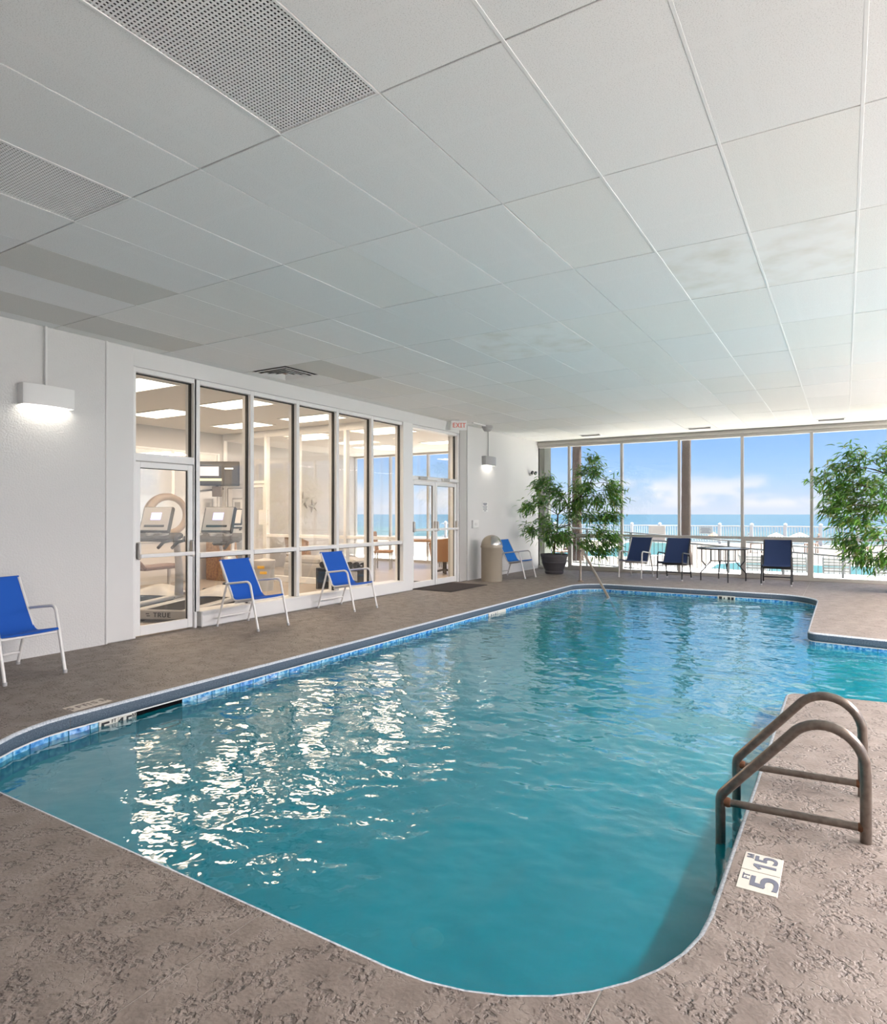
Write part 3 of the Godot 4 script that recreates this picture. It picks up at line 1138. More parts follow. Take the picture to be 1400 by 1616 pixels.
func build_gym_shell() -> void:
	M.gym_wall = mat(lin(0.52, 0.505, 0.49), 0.7)
	M.gym_floor = tri_uv(mat(Color(1, 1, 1), 0.7), 0.9)
	M.gym_floor.albedo_texture = tint_tex(fnl(91, 0.2, 2), 256, [Color(0.46, 0.43, 0.40), Color(0.58, 0.54, 0.50), Color(0.66, 0.62, 0.58)])
	M.mirror = mat(lin(0.80, 0.79, 0.77), 0.16, 1.0)
	var fl := MB.new()
	fl.span(Vector3(-12.1, -0.12, PART_Z), Vector3(-7.0, 0.0, -2.4))
	struct("floor_gym", fl, M.gym_floor)
	var fl2 := MB.new()
	fl2.span(Vector3(-13.2, -0.12, WIN_Z - 0.05), Vector3(-7.0, 0.0, PART_Z))
	struct("floor_lounge", fl2, mat(lin(0.52, 0.45, 0.38), 0.3))
	var ce := MB.new()
	ce.span(Vector3(-13.2, GYM_CEIL, WIN_Z), Vector3(-7.0, GYM_CEIL + 0.2, -2.4))
	struct("ceiling_gym", ce, mat(lin(0.80, 0.775, 0.74), 0.8))
	var bw := MB.new()
	bw.span(Vector3(GYM_BACK - 0.2, 0, PART_Z - 0.05), Vector3(GYM_BACK, GYM_CEIL, -2.4))
	struct("wall_gym_back", bw, M.gym_wall)
	var bl := MB.new()
	bl.span(Vector3(-13.2, 0, WIN_Z), Vector3(-13.0, GYM_CEIL, PART_Z))
	bl.span(Vector3(-13.0, 0, PART_Z - 0.05), Vector3(GYM_BACK - 0.2, GYM_CEIL, PART_Z + 0.05))
	struct("wall_lounge_back", bl, M.gym_wall)
	var ew := MB.new()
	ew.span(Vector3(-12.1, 0, -2.6), Vector3(-7.0, GYM_CEIL, -2.4))
	struct("wall_gym_end", ew, M.gym_wall)

	# mirrors on the gym's back wall with white dividers
	var zs := [-9.75, -8.6, -7.45, -6.3, -5.15]
	for k in 4:
		var o := thing("wall_mirror", Vector3(GYM_BACK, 0, zs[k]), 0.0, ["tall mirror panel by the corner below the television", "tall mirror panel behind the reflected ring", "tall mirror panel over the far treadmill rails", "tall mirror panel beyond the glass door's hinge side"][k], "mirror", "mirror panels along the gym wall")
		var g := MB.new()
		g.span(Vector3(0.0, 0.9, 0.03), Vector3(0.012, 2.72, 1.12), 0.003)
		part("mirror_glass", g, M.mirror, o)
		var t := MB.new()
		t.span(Vector3(0.0, 0.85, -0.03), Vector3(0.03, 2.76, 0.03), 0.004)
		t.span(Vector3(0.0, 2.72, 0.03), Vector3(0.03, 2.76, 1.12), 0.004)
		t.span(Vector3(0.0, 0.85, 0.03), Vector3(0.03, 0.9, 1.12), 0.004)
		part("frame", t, M.paint, o)

	# pool-side glazing: single door, five panes, double door
	var zm := [-5.35, -6.228, -7.105, -7.995, -8.895, -9.80]
	for k in 5:
		glazing_bay(k, zm[k], zm[k + 1])
	single_door()
	double_door()

	# glazed partition between gym and lounge
	var xs := [GYM_BACK, -10.55, -9.62, -8.35, -7.1]
	var pt := shell("wall_partition")
	for k in xs.size():
		var m := MB.new()
		m.span(Vector3(xs[k] - 0.035, 0, PART_Z - 0.05), Vector3(xs[k] + 0.035, GYM_CEIL, PART_Z + 0.05), 0.004)
		part("mullion", m, M.paint, pt)
	for k in 4:
		var m := MB.new()
		m.span(Vector3(xs[k] + 0.035, 3.06, PART_Z - 0.05), Vector3(xs[k + 1] - 0.035, GYM_CEIL, PART_Z + 0.05), 0.004)
		m.span(Vector3(xs[k] + 0.035, 2.07 if k == 0 else 0.93, PART_Z - 0.04), Vector3(xs[k + 1] - 0.035, 2.13 if k == 0 else 0.99, PART_Z + 0.04), 0.004)
		if k > 0:
			m.span(Vector3(xs[k] + 0.035, 0, PART_Z - 0.05), Vector3(xs[k + 1] - 0.035, 0.12, PART_Z + 0.05), 0.004)
		part("rail", m, M.paint, pt)
		for q in ([[2.13, 3.06]] if k == 0 else [[0.12, 0.93], [0.99, 3.06]]):
			var g := MB.new()
			g.span(Vector3(xs[k] + 0.03, q[0], PART_Z - 0.004), Vector3(xs[k + 1] - 0.03, q[1], PART_Z + 0.004))
			part("pane", g, M.pane, pt)
	# door in the partition
	var d := shell("door_3")
	d.position = Vector3(GYM_BACK + 0.04, 0, PART_Z)
	door_leaf(d, 1.27, 2.06, 0.04, Basis())

	# lounge windows to the sea
	var lx := [-13.0, -11.65, -10.3, -8.95, -7.6, -7.1]
	for k in 5:
		var o := shell("window_%d" % (k + 25))
		o.position = Vector3(0, 0, WIN_Z)
		var post := MB.new()
		post.span(Vector3(lx[k] - 0.03, 0, -0.05), Vector3(lx[k] + 0.03, 3.14, 0.05), 0.004)
		part("mullion", post, M.alu, o)
		var rail := MB.new()
		rail.span(Vector3(lx[k] + 0.03, 0.0, -0.05), Vector3(lx[k + 1] - 0.03, 0.07, 0.05), 0.004)
		part("window_sill", rail, M.alu, o)
		var g := MB.new()
		g.span(Vector3(lx[k] + 0.028, 0.065, -0.004), Vector3(lx[k + 1] - 0.028, 3.145, 0.004))
		part("pane", g, M.pane, o)

	var where := [[-8.42, -5.45, "bright ceiling panel nearest the glass door in the gym"], [-10.3, -5.45, "bright ceiling panel over the back of the gym by the end wall"], [-8.42, -7.25, "bright ceiling panel in the middle of the gym by the pool glazing"], [-10.3, -7.25, "bright ceiling panel over the reflected ring in the gym"], [-8.42, -9.05, "bright ceiling panel by the partition near the pool glazing"], [-10.3, -9.05, "bright ceiling panel above the television in the gym"],
		[-8.42, -11.4, "lounge ceiling panel just inside the double doors"], [-10.6, -11.4, "lounge ceiling panel in the corner behind the partition door"], [-8.42, -13.8, "lounge ceiling panel near the sea windows by the pool wall"], [-10.6, -13.8, "lounge ceiling panel near the sea windows at the back"]]
	for w in where:
		troffer(w[0], w[1], w[2])

# aluminium leaf with glass, w wide from its hinge along +x of B, at the node's origin
func door_leaf(o: Node3D, w: float, h: float, th: float, B: Basis) -> void:
	var f := MB.new()
	for q in [[0.0, 0.07, 0.0, h], [w - 0.07, w, 0.0, h], [0.07, w - 0.07, 0.0, 0.11], [0.07, w - 0.07, h - 0.07, h]]:
		f.box(B * Vector3((q[0] + q[1]) / 2, (q[2] + q[3]) / 2, 0), Vector3(q[1] - q[0], q[3] - q[2], th), 0.004, B)
	part("door_frame", f, M.paint, o)
	var g := MB.new()
	g.box(B * Vector3(w / 2, (0.11 + h - 0.07) / 2, 0), Vector3(w - 0.13, h - 0.17, 0.008), 0.0, B)
	part("pane", g, M.pane, o)
	var gk := MB.new()
	for q in [[0.07, 0.077, 0.11, h - 0.07], [w - 0.077, w - 0.07, 0.11, h - 0.07], [0.07, w - 0.07, h - 0.077, h - 0.07]]:
		gk.box(B * Vector3((q[0] + q[1]) / 2, (q[2] + q[3]) / 2, 0), Vector3(q[1] - q[0], q[3] - q[2], 0.016), 0.0, B)
	part("gasket_shadow", gk, M.gasket_shadow, o)

func glazing_bay(k: int, z0: float, z1: float) -> void:
	var o := shell("window_%d" % (k + 19))
	o.position = Vector3(GLASS_X, 0, 0)
	var post := MB.new()
	post.span(Vector3(-0.10, 0.2, z0 - 0.03), Vector3(0.07, 3.1, z0 + 0.055 if k == 0 else z0 + 0.03), 0.004)
	part("mullion", post, M.paint, o)
	var rl := MB.new()
	rl.span(Vector3(-0.04, 0.87, z1 + 0.03), Vector3(0.075, 0.93, z0 - 0.03), 0.006)
	part("window_rail", rl, M.paint, o)
	var hd := MB.new()
	hd.span(Vector3(-0.10, 3.045, z1 + 0.03), Vector3(0.07, 3.1, z0 - 0.03), 0.004)
	part("window_head", hd, M.paint, o)
	for q in [[0.2, 0.87], [0.93, 3.045]]:
		var g := MB.new()
		g.span(Vector3(-0.004, q[0] - 0.004, z1 + 0.028), Vector3(0.004, q[1] + 0.004, z0 - 0.028))
		part("pane", g, M.pane, o)
		var gk := MB.new()
		gk.span(Vector3(-0.026, q[0], z1 + 0.03), Vector3(0.016, q[1], z1 + 0.042))
		gk.span(Vector3(-0.02, q[1] - 0.012, z1 + 0.042), Vector3(0.016, q[1], z0 - 0.03))
		part("gasket_shadow", gk, M.gasket_shadow, o)

func single_door() -> void:
	# frame, transom light and leaf
	var fr := shell("window_24")
	fr.position = Vector3(GLASS_X, 0, 0)
	var m := MB.new()
	m.span(Vector3(-0.10, 0, -4.50), Vector3(0.085, 3.1, -4.455), 0.004)
	m.span(Vector3(-0.10, 0.0, -5.325), Vector3(0.085, 0.2, -5.29), 0.004)
	m.span(Vector3(-0.10, 0.2, -5.325), Vector3(0.07, 3.1, -5.29), 0.004)
	m.span(Vector3(-0.08, 2.03, -5.29), Vector3(0.075, 2.12, -4.50), 0.006)
	m.span(Vector3(-0.10, 3.045, -5.29), Vector3(0.07, 3.1, -4.50), 0.004)
	part("window_frame", m, M.paint, fr)
	var g := MB.new()
	g.span(Vector3(-0.004, 2.11, -5.292), Vector3(0.004, 3.05, -4.498))
	part("pane", g, M.pane, fr)
	var gk := MB.new()
	gk.span(Vector3(-0.026, 2.12, -5.29), Vector3(0.016, 3.045, -5.277))
	gk.span(Vector3(-0.02, 3.033, -5.277), Vector3(0.016, 3.045, -4.50))
	part("gasket_shadow", gk, M.gasket_shadow, fr)
	var d := shell("door_1")
	d.position = Vector3(GLASS_X + 0.03, 0.015, -4.505)
	var B := Basis(Vector3(0, 0, -1), Vector3.UP, Vector3(1, 0, 0))
	door_leaf(d, 0.78, 2.01, 0.05, B)
	push_bar(d, B, 0.0, 0.78, 0.92)

func push_bar(d: Node3D, B: Basis, a: float, b: float, y: float) -> void:
	var p := MB.new()
	p.bar(B * Vector3(a + 0.03, y, 0.085), B * Vector3(b - 0.02, y, 0.085), 0.03, 0.045, 0.006)
	part("push_bar", p, M.paint, d)
	for x in [a + 0.03, b - 0.03]:
		var q := MB.new()
		q.box(B * Vector3(x, y + 0.06, 0.055), Vector3(0.04, 0.20, 0.06), 0.012, B)
		part("bar_bracket", q, M.alu, d)

func double_door() -> void:
	var fr := shell("window_30")
	fr.position = Vector3(GLASS_X, 0, 0)
	var m := MB.new()
	m.span(Vector3(-0.10, 0, -10.10), Vector3(0.085, 3.1, -10.06), 0.004)
	m.span(Vector3(-0.10, 0, -11.81), Vector3(0.085, 3.1, -11.76), 0.004)
	m.span(Vector3(-0.08, 2.06, -11.76), Vector3(0.075, 2.14, -10.10), 0.006)
	m.span(Vector3(-0.10, 3.045, -11.76), Vector3(0.07, 3.1, -10.10), 0.004)
	part("window_frame", m, M.paint, fr)
	var g := MB.new()
	g.span(Vector3(-0.004, 2.13, -11.765), Vector3(0.004, 3.05, -10.095))
	part("pane", g, M.pane, fr)
	var gk := MB.new()
	gk.span(Vector3(-0.026, 2.14, -11.76), Vector3(0.016, 3.045, -11.745))
	part("gasket_shadow", gk, M.gasket_shadow, fr)
	var d := shell("door_2")
	d.position = Vector3(GLASS_X + 0.03, 0.015, -10.105)
	var B := Basis(Vector3(0, 0, -1), Vector3.UP, Vector3(1, 0, 0))
	var leaf := Node3D.new()
	leaf.name = "door_leaf"
	d.add_child(leaf, true)
	door_leaf(leaf, 0.815, 2.03, 0.05, B)
	var leaf2 := Node3D.new()
	leaf2.name = "door_leaf"
	d.add_child(leaf2, true)
	leaf2.position = B * Vector3(0.835, 0, 0)
	door_leaf(leaf2, 0.815, 2.03, 0.05, B)
	push_bar(d, B, 0.0, 0.815, 1.10)
	push_bar(d, B, 0.835, 1.65, 1.10)
	for x in [0.22, 1.05]:
		var c := MB.new()
		c.box(B * Vector3(x + 0.1, 2.09, 0.07), Vector3(0.26, 0.06, 0.05), 0.008, B)
		c.bar(B * Vector3(x + 0.15, 2.06, 0.10), B * Vector3(x + 0.45, 2.045, 0.16), 0.02, 0.012)
		part("door_closer", c, M.alu, d)


# ---------------------------------------------------------------- outside ground, sea
func build_outside() -> void:
	M.patio = tri_uv(mat(Color(1, 1, 1), 0.8), 4.0)
	M.patio.albedo_texture = tint_tex(fnl(101, 0.02, 4), 512, [Color(0.77, 0.76, 0.75), Color(0.82, 0.815, 0.805), Color(0.86, 0.855, 0.85)])
	M.patio_dimmed = M.patio.duplicate()
	M.patio_dimmed.albedo_color = Color(0.92, 0.91, 0.89)  # darker copy, toned to bounce less sun onto the ceiling
	M.pavers = tri_uv(mat(Color(1, 1, 1), 0.8), 3.0)
	M.pavers.albedo_texture = tint_tex(fnl(107, 0.03, 4), 512, [Color(0.32, 0.295, 0.265), Color(0.365, 0.34, 0.31), Color(0.40, 0.375, 0.34)])
	M.sand = tri_uv(mat(Color(1, 1, 1), 0.95), 9.0)
	M.sand.albedo_texture = tint_tex(fnl(103, 0.03, 4), 512, [Color(0.50, 0.46, 0.40), Color(0.58, 0.54, 0.48), Color(0.62, 0.585, 0.52)])
	M.sea = tri_uv(mat(Color(1, 1, 1), 0.35, 0.0, 0.3), 60.0)
	M.sea.albedo_texture = tint_tex(fnl(105, 0.01, 4), 512, [Color(0.085, 0.195, 0.24), Color(0.095, 0.215, 0.262), Color(0.11, 0.235, 0.285)])
	M.outpool = mat(lin(0.012, 0.062, 0.060), 0.3, 0.0, 0.3)
	var slab := MB.new()
	slab.span(Vector3(-14.0, -0.5, -18.3), Vector3(ROOM_R + 0.22, -0.02, WIN_Z - 0.06))
	struct("terrace", slab, M.patio_dimmed)
	var lower := MB.new()
	lower.span(Vector3(-60, -0.8, -20.45), Vector3(60, -0.36, -18.3))
	struct("pool_terrace", lower, M.patio_dimmed)
	var sidet := MB.new()
	sidet.span(Vector3(ROOM_R + 0.22, -0.8, -18.3), Vector3(60, -0.03, 12))
	struct("side_terrace", sidet, M.patio)  # unseen side, kept paler to bounce more sun indoors
	var pav := MB.new()
	pav.span(Vector3(-60, -0.8, -43.5), Vector3(60, -0.36, -20.45))
	struct("paved_terrace", pav, M.pavers)
	var beach := MB.new()
	beach.quad(Vector3(-400, -1.4, -43.5), Vector3(400, -1.4, -43.5), Vector3(400, -3.2, -95), Vector3(-400, -3.2, -95))
	struct("beach", beach, M.sand)
	var sea := MB.new()
	sea.quad(Vector3(-5000, -3.1, -80), Vector3(5000, -3.1, -80), Vector3(5000, -3.1, -5000), Vector3(-5000, -3.1, -5000))
	struct("sea", sea, M.sea)
	var shallow := MB.new()
	shallow.quad(Vector3(-900, -3.06, -78), Vector3(900, -3.06, -78), Vector3(900, -3.06, -185), Vector3(-900, -3.06, -185))
	struct("sea_shallows", shallow, mat(lin(0.019, 0.052, 0.056), 0.35, 0.0, 0.3))


# ---------------------------------------------------------------- chairs, table, bin
# sling chair facing +x, its feet round the origin
func sling_chair(called: String, label: String, group: String, frame: Material, cloth: Material, wide := 0.51, stout := 0.0142, upright := false) -> Node3D:
	var o := thing(called, Vector3.ZERO, 0.0, label, "chair", group)
	var hw := wide / 2
	var ff := 0.36 if not upright else 0.27
	var rf := -0.36 if not upright else -0.34
	var top := Vector3(-0.325, 0.825, 0) if not upright else Vector3(-0.33, 0.87, 0)
	for s in [-1.0, 1.0]:
		var z: float = s * hw
		var a := MB.new()
		a.tube(bend([Vector3(ff, 0.012, z), Vector3(0.215 if not upright else 0.23, 0.595, z), Vector3(-0.20, 0.545, z)], 0.075, 6), stout, 10)
		part("arm_frame", a, frame, o)
		var l := MB.new()
		l.tube([Vector3(rf, 0.012, z * 1.0), Vector3(-0.19, 0.535, z)], stout, 10)
		part("leg", l, frame, o)
		var r := MB.new()
		r.tube(bend([top + Vector3(0, 0, z * 0.94), Vector3(-0.075, 0.335, z * 0.94), Vector3(0.265, 0.385, z * 0.94)], 0.09, 7), stout, 10)
		part("seat_rail", r, frame, o)
		for fx in [ff, rf]:
			var ft := MB.new()
			ft.lathe(Vector3(fx, 0, z), [Vector2(0, 0.03), Vector2(stout + 0.004, 0.03), Vector2(stout + 0.004, 0.0), Vector2(0, 0.0)], 10)
			part("foot_cap", ft, M.foot, o)
	var b := MB.new()
	b.tube([Vector3(rf + 0.035, 0.12, -hw), Vector3(rf + 0.035, 0.12, hw)], stout * 0.85, 8)
	part("brace", b, frame, o)
	var c := MB.new()
	c.tube([Vector3(0.255, 0.362, -hw), Vector3(0.255, 0.362, hw)], stout * 0.9, 8)
	part("cross_bar", c, frame, o)
	var c2 := MB.new()
	c2.tube([Vector3(-0.045, 0.318, -hw), Vector3(-0.045, 0.318, hw)], stout * 0.8, 8)
	part("cross_bar", c2, frame, o)
	# sling: back and seat
	var path := bend([top + Vector3(-0.005, 0.012, 0), Vector3(-0.068, 0.348, 0), Vector3(0.272, 0.400, 0)], 0.09, 7)
	path.append(Vector3(0.285, 0.385, 0))
	for half in 2:
		var pts := []
		if half == 0:
			pts = [top + Vector3(-0.022, -0.002, 0), top + Vector3(-0.012, 0.014, 0)]
			for k in 8:
				pts.append(path[0].lerp(path[1], k / 7.0))
			for k in range(2, 5):
				pts.append(path[k])
		else:
			for k in range(4, 8):
				pts.append(path[k])
			for k in range(0, 7):
				pts.append(path[8].lerp(path[9], k / 6.0))
			pts.append(Vector3(0.285, 0.385, 0))
		var rows := []
		for k in pts.size():
			var p: Vector3 = pts[k]
			var row := []
			for q in 9:
				var t := q / 8.0 * 2.0 - 1.0
				var sag := (1.0 - t * t) * (0.02 if half == 0 else 0.008) * smoothstep(0.0, 3.0, float(k))
				var dir := Vector3(-0.75, -0.35, 0) if half == 0 else Vector3(0, -1, 0)
				row.append(p + Vector3(0, 0, t * hw * 0.955) + dir * sag)
			rows.append(row)
		var m := MB.new()
		m.sheet(rows, 0.005)
		part("backrest" if half == 0 else "seat", m, cloth, o)
	return o

func build_furniture() -> void:
	M.foot = mat(lin(0.45, 0.45, 0.46), 0.6)
	M.white_metal = mat(lin(0.80, 0.79, 0.77), 0.3)
	M.grey_metal = mat(lin(0.50, 0.49, 0.48), 0.32, 0.4)
	M.dark_metal = mat(lin(0.018, 0.018, 0.02), 0.4)
	var weave := noise_tex(fnl(111, 0.35, 1), 256)
	M.blue = relief(tri_uv(mat(lin(0.002, 0.095, 0.50), 0.75), 0.12), weave, 0.05)
	M.blue2 = relief(tri_uv(mat(lin(0.002, 0.13, 0.46), 0.75), 0.12), weave, 0.05)
	M.navy = relief(tri_uv(mat(lin(0.008, 0.026, 0.095), 0.8), 0.12), weave, 0.05)
	var g := "blue sling chairs along the gym wall"
	var a := sling_chair("sling_chair", "blue sling chair under the wall lamp, cut off by the picture's edge", g, M.white_metal, M.blue)
	a.position = Vector3(-6.28, 0, -2.92)
	a.rotation.y = 0.07
	copy_of(a, Vector3(-6.40, 0, -5.79), 0.02, "blue sling chair with white frame just past the single glass door")
	copy_of(a, Vector3(-6.40, 0, -7.64), -0.03, "blue sling chair with white frame in front of the middle panes")
	var c := sling_chair("sling_chair", "blue sling chair with silver frame between the bin and the potted tree", g, M.grey_metal, M.blue2)
	c.position = Vector3(-6.30, 0, -13.35)
	c.rotation.y = -0.05
	var ng := "navy sling chairs by the sea windows"
	var n := sling_chair("patio_chair", "navy mesh chair with silver arms, the one nearest the potted tree", ng, M.grey_metal, M.navy, 0.53, 0.0145, true)
	n.position = Vector3(-4.02, 0, -14.78)
	n.rotation.y = -PI / 2 - 0.18
	var n2 := sling_chair("patio_chair", "navy mesh chair with dark arms between the silver chair and the table", ng, M.dark_metal, M.navy, 0.53, 0.0145, true)
	n2.position = Vector3(-3.17, 0, -14.70)
	n2.rotation.y = -PI / 2 - 0.12
	copy_of(n2, Vector3(-1.17, 0, -14.72), -PI / 2 + 0.03, "navy mesh chair on the far side of the glass table")

	# round glass table
	var t := thing("patio_table", Vector3(-2.21, 0, -14.95), 0.35, "round glass patio table with bent dark metal legs", "table")
	var top := MB.new()
	top.lathe(Vector3.ZERO, [Vector2(0.0, 0.69), Vector2(0.505, 0.69), Vector2(0.505, 0.697), Vector2(0.0, 0.697)], 40)
	part("table_top", top, glass(lin(0.35, 0.55, 0.62), 0.28), t)
	var rim := MB.new()
	rim.lathe(Vector3.ZERO, [Vector2(0.50, 0.672), Vector2(0.522, 0.672), Vector2(0.526, 0.685), Vector2(0.522, 0.702), Vector2(0.504, 0.702), Vector2(0.504, 0.686), Vector2(0.50, 0.672)], 40)
	part("rim", rim, M.dark_metal, t)
	for k in 4:
		var d := Vector3(cos(k * PI / 2), 0, sin(k * PI / 2))
		var l := MB.new()
		l.tube(bend([d * 0.43 + Vector3.UP * 0.675, d * 0.43 + Vector3.UP * 0.42, d * 0.335 + Vector3.UP * 0.30, d * 0.45 + Vector3.UP * 0.17, d * 0.45 + Vector3.UP * 0.0], 0.05, 5), 0.013, 8)
		part("leg", l, M.dark_metal, t)
		var i := MB.new()
		i.tube(bend([d * 0.24 + Vector3.UP * 0.675, d * 0.24 + Vector3.UP * 0.42, d * 0.335 + Vector3.UP * 0.305], 0.05, 5), 0.011, 8)
		part("inner_strut", i, M.dark_metal, t)
	var st := MB.new()
	for k in 2:
		var d := Vector3(cos(k * PI / 2), 0, sin(k * PI / 2)) * 0.24 + Vector3.UP * 0.42
		st.tube([d, Vector3(-d.x, d.y, -d.z)], 0.01, 8)
		var d2 := Vector3(cos(k * PI / 2), 0, sin(k * PI / 2)) * 0.5 + Vector3.UP * 0.672
		st.tube([d2, Vector3(-d2.x, d2.y, -d2.z)], 0.01, 8)
	part("stretcher", st, M.dark_metal, t)

	# domed bin
	M.beige = mat(lin(0.34, 0.30, 0.24), 0.45)
	var bin := thing("trash_bin", Vector3(-6.37, 0, -12.30), 0.0, "tall beige bin with domed top and steel push flap", "bin")
	var body := MB.new()
	body.lathe(Vector3.ZERO, [Vector2(0, 0.0), Vector2(0.215, 0.0), Vector2(0.222, 0.02), Vector2(0.222, 0.70), Vector2(0.228, 0.705), Vector2(0.228, 0.72), Vector2(0.0, 0.72)], 36)
	part("body", body, M.beige, bin)
	var dome := MB.new()
	var prof := [Vector2(0.232, 0.71), Vector2(0.235, 0.735), Vector2(0.232, 0.75)]
	for k in 9:
		var ang := PI / 2 * k / 8.0
		prof.append(Vector2(0.225 * cos(ang), 0.75 + 0.225 * sin(ang)))
	dome.lathe(Vector3.ZERO, prof, 36, Basis(), 0.3)
	part("lid", dome, M.beige, bin)
	var flap := MB.new()
	var rows := []
	for r in 9:
		var el := lerpf(0.10, 1.05, r / 8.0)
		var row := []
		for q in 9:
			var az := lerpf(-0.62, 0.62, q / 8.0)
			row.append(Vector3(0, 0.75, 0) + Vector3(cos(el) * cos(az), sin(el), cos(el) * sin(az)) * 0.232)
		rows.append(row)
	flap.sheet(rows, 0.004)
	part("push_flap", flap, M.steel, bin).rotation.y = -0.55

	# mat before the double doors
	var mm := thing("door_mat", Vector3(-6.52, 0, -10.85), 0.0, "dark brown ribbed mat before the double doors", "mat")
	var edge := MB.new()
	edge.box(Vector3(0, 0.004, 0), Vector3(0.88, 0.008, 1.42), 0.003)
	part("border", edge, mat(lin(0.022, 0.02, 0.02), 0.8), mm)
	var pile := MB.new()
	for k in 28:
		pile.box(Vector3(-0.395 + 0.0292 * k, 0.010, 0), Vector3(0.021, 0.007, 1.30), 0.002)
	part("ribs", pile, relief(tri_uv(mat(lin(0.045, 0.035, 0.033), 0.95), 0.1), weave, 0.1), mm)


# ---------------------------------------------------------------- trees in pots
# long narrow leaf hanging from a point
func leaf(mb: MB, at: Vector3, dir: Vector3, len_: float, wid: float, droop: float) -> void:
	dir = dir.normalized()
	var side := dir.cross(Vector3.UP)
	if side.length() < 0.1:
		side = Vector3.RIGHT
	side = side.normalized().rotated(dir, rng.randf_range(-0.9, 0.9))
	var p0 := at
	var d := dir
	var pr := []
	for k in 4:
		pr.append(p0)
		d = (d + Vector3.DOWN * droop).normalized()
		p0 += d * len_ / 3.0
	var ws := [0.25, 1.0, 0.8, 0.0]
	var nn := side.cross(dir).normalized()
	if nn.y < 0.0:
		nn = -nn
	var first := mb.v.size()
	for k in 4:
		mb.vert(pr[k] - side * wid * ws[k] * 0.5, (nn - side * 0.35).normalized())
		mb.vert(pr[k] - nn * wid * 0.12 * ws[k], nn)
		mb.vert(pr[k] + side * wid * ws[k] * 0.5, (nn + side * 0.35).normalized())
	for k in 3:
		var b := first + k * 3
		mb.tri(b, b + 1, b + 4)
		mb.tri(b, b + 4, b + 3)
		mb.tri(b + 1, b + 2, b + 5)
		mb.tri(b + 1, b + 5, b + 4)

func ficus(o: Node3D, forks: Array, tips: Array, leaf_len: float, per_tip: int, sc := 1.0) -> void:
	# trunk
	var tr := MB.new()
	var rads := []
	for k in forks.size():
		rads.append((0.024 - 0.012 * k / (forks.size() - 1.0)) * sc)
	tr.tube(forks, rads, 8)
	part("trunk", tr, M.bark, o)
	for n in tips.size():
		var tip: Vector3 = tips[n]
		# nearest fork below the tip
		var best: Vector3 = forks[1]
		var bd := 1e9
		for k in range(1, forks.size()):
			var dd: float = forks[k].distance_to(tip) + maxf(0.0, forks[k].y - tip.y + 0.15) * 1.5
			if dd < bd:
				bd = dd
				best = forks[k]
		var mid := best.lerp(tip, 0.55) + Vector3(0, 0.16, 0) + Vector3(rng.randf_range(-0.08, 0.08), 0, rng.randf_range(-0.08, 0.08))
		var pts := []
		for k in 9:
			var t := k / 8.0
			pts.append(best.lerp(mid, t).lerp(mid.lerp(tip, t), t))
		var br := MB.new()
		var rr := []
		for k in 9:
			rr.append(lerpf(0.009, 0.003, k / 8.0) * sc)
		br.tube(pts, rr, 6)
		var b := part("branch", br, M.bark, o)
		var groups := [MB.new(), MB.new(), MB.new()]
		for k in per_tip:
			# twigs round the tip
			var c := tip + Vector3(rng.randfn(0, 0.12), rng.randfn(0, 0.11), rng.randfn(0, 0.13)) * sc
			var base: Vector3 = pts[rng.randi_range(4, 8)].lerp(c, rng.randf_range(0.5, 1.0))
			var out := (c - best).normalized() * 0.6 + Vector3(rng.randf_range(-1, 1), rng.randf_range(-0.7, 0.35), rng.randf_range(-1, 1))
			leaf(groups[0 if k % 7 < 4 else (1 if k % 7 < 6 else 2)], base, out, leaf_len * rng.randf_range(0.7, 1.25), leaf_len * 0.20 * rng.randf_range(0.8, 1.2), rng.randf_range(0.15, 0.45))
		for q in 3:
			var f := part("foliage", groups[q], M.leaves[q], b)
			tag(f, "", "", "", "stuff")

func leaf_mat(c: Color, through: Color) -> StandardMaterial3D:
	var m := mat(c, 0.38)
	m.backlight_enabled = true
	m.backlight = through
	m.cull_mode = BaseMaterial3D.CULL_DISABLED
	return m

func pot(o: Node3D, r: float, h: float, m: Material) -> void:
	var p := MB.new()
	p.lathe(Vector3.ZERO, [Vector2(0, 0.0), Vector2(r * 0.62, 0.0), Vector2(r * 0.68, 0.03), Vector2(r * 0.69, 0.06), Vector2(r * 0.66, 0.075), Vector2(r * 0.78, h * 0.35), Vector2(r * 0.88, h * 0.55), Vector2(r * 0.905, h * 0.57), Vector2(r * 0.905, h * 0.60), Vector2(r * 0.89, h * 0.62), Vector2(r * 0.94, h * 0.80), Vector2(r * 0.94, h * 0.86), Vector2(r * 1.0, h * 0.87), Vector2(r * 1.0, h * 0.98), Vector2(r * 0.985, h), Vector2(r * 0.9, h), Vector2(r * 0.88, h * 0.9)], 40, Basis(), 0.85)
	part("pot", p, m, o)
	var s := MB.new()
	s.lathe(Vector3.ZERO, [Vector2(r * 0.885, h * 0.9), Vector2(r * 0.5, h * 0.925), Vector2(0.0, h * 0.93)], 30)
	part("soil", s, M.soil, o)

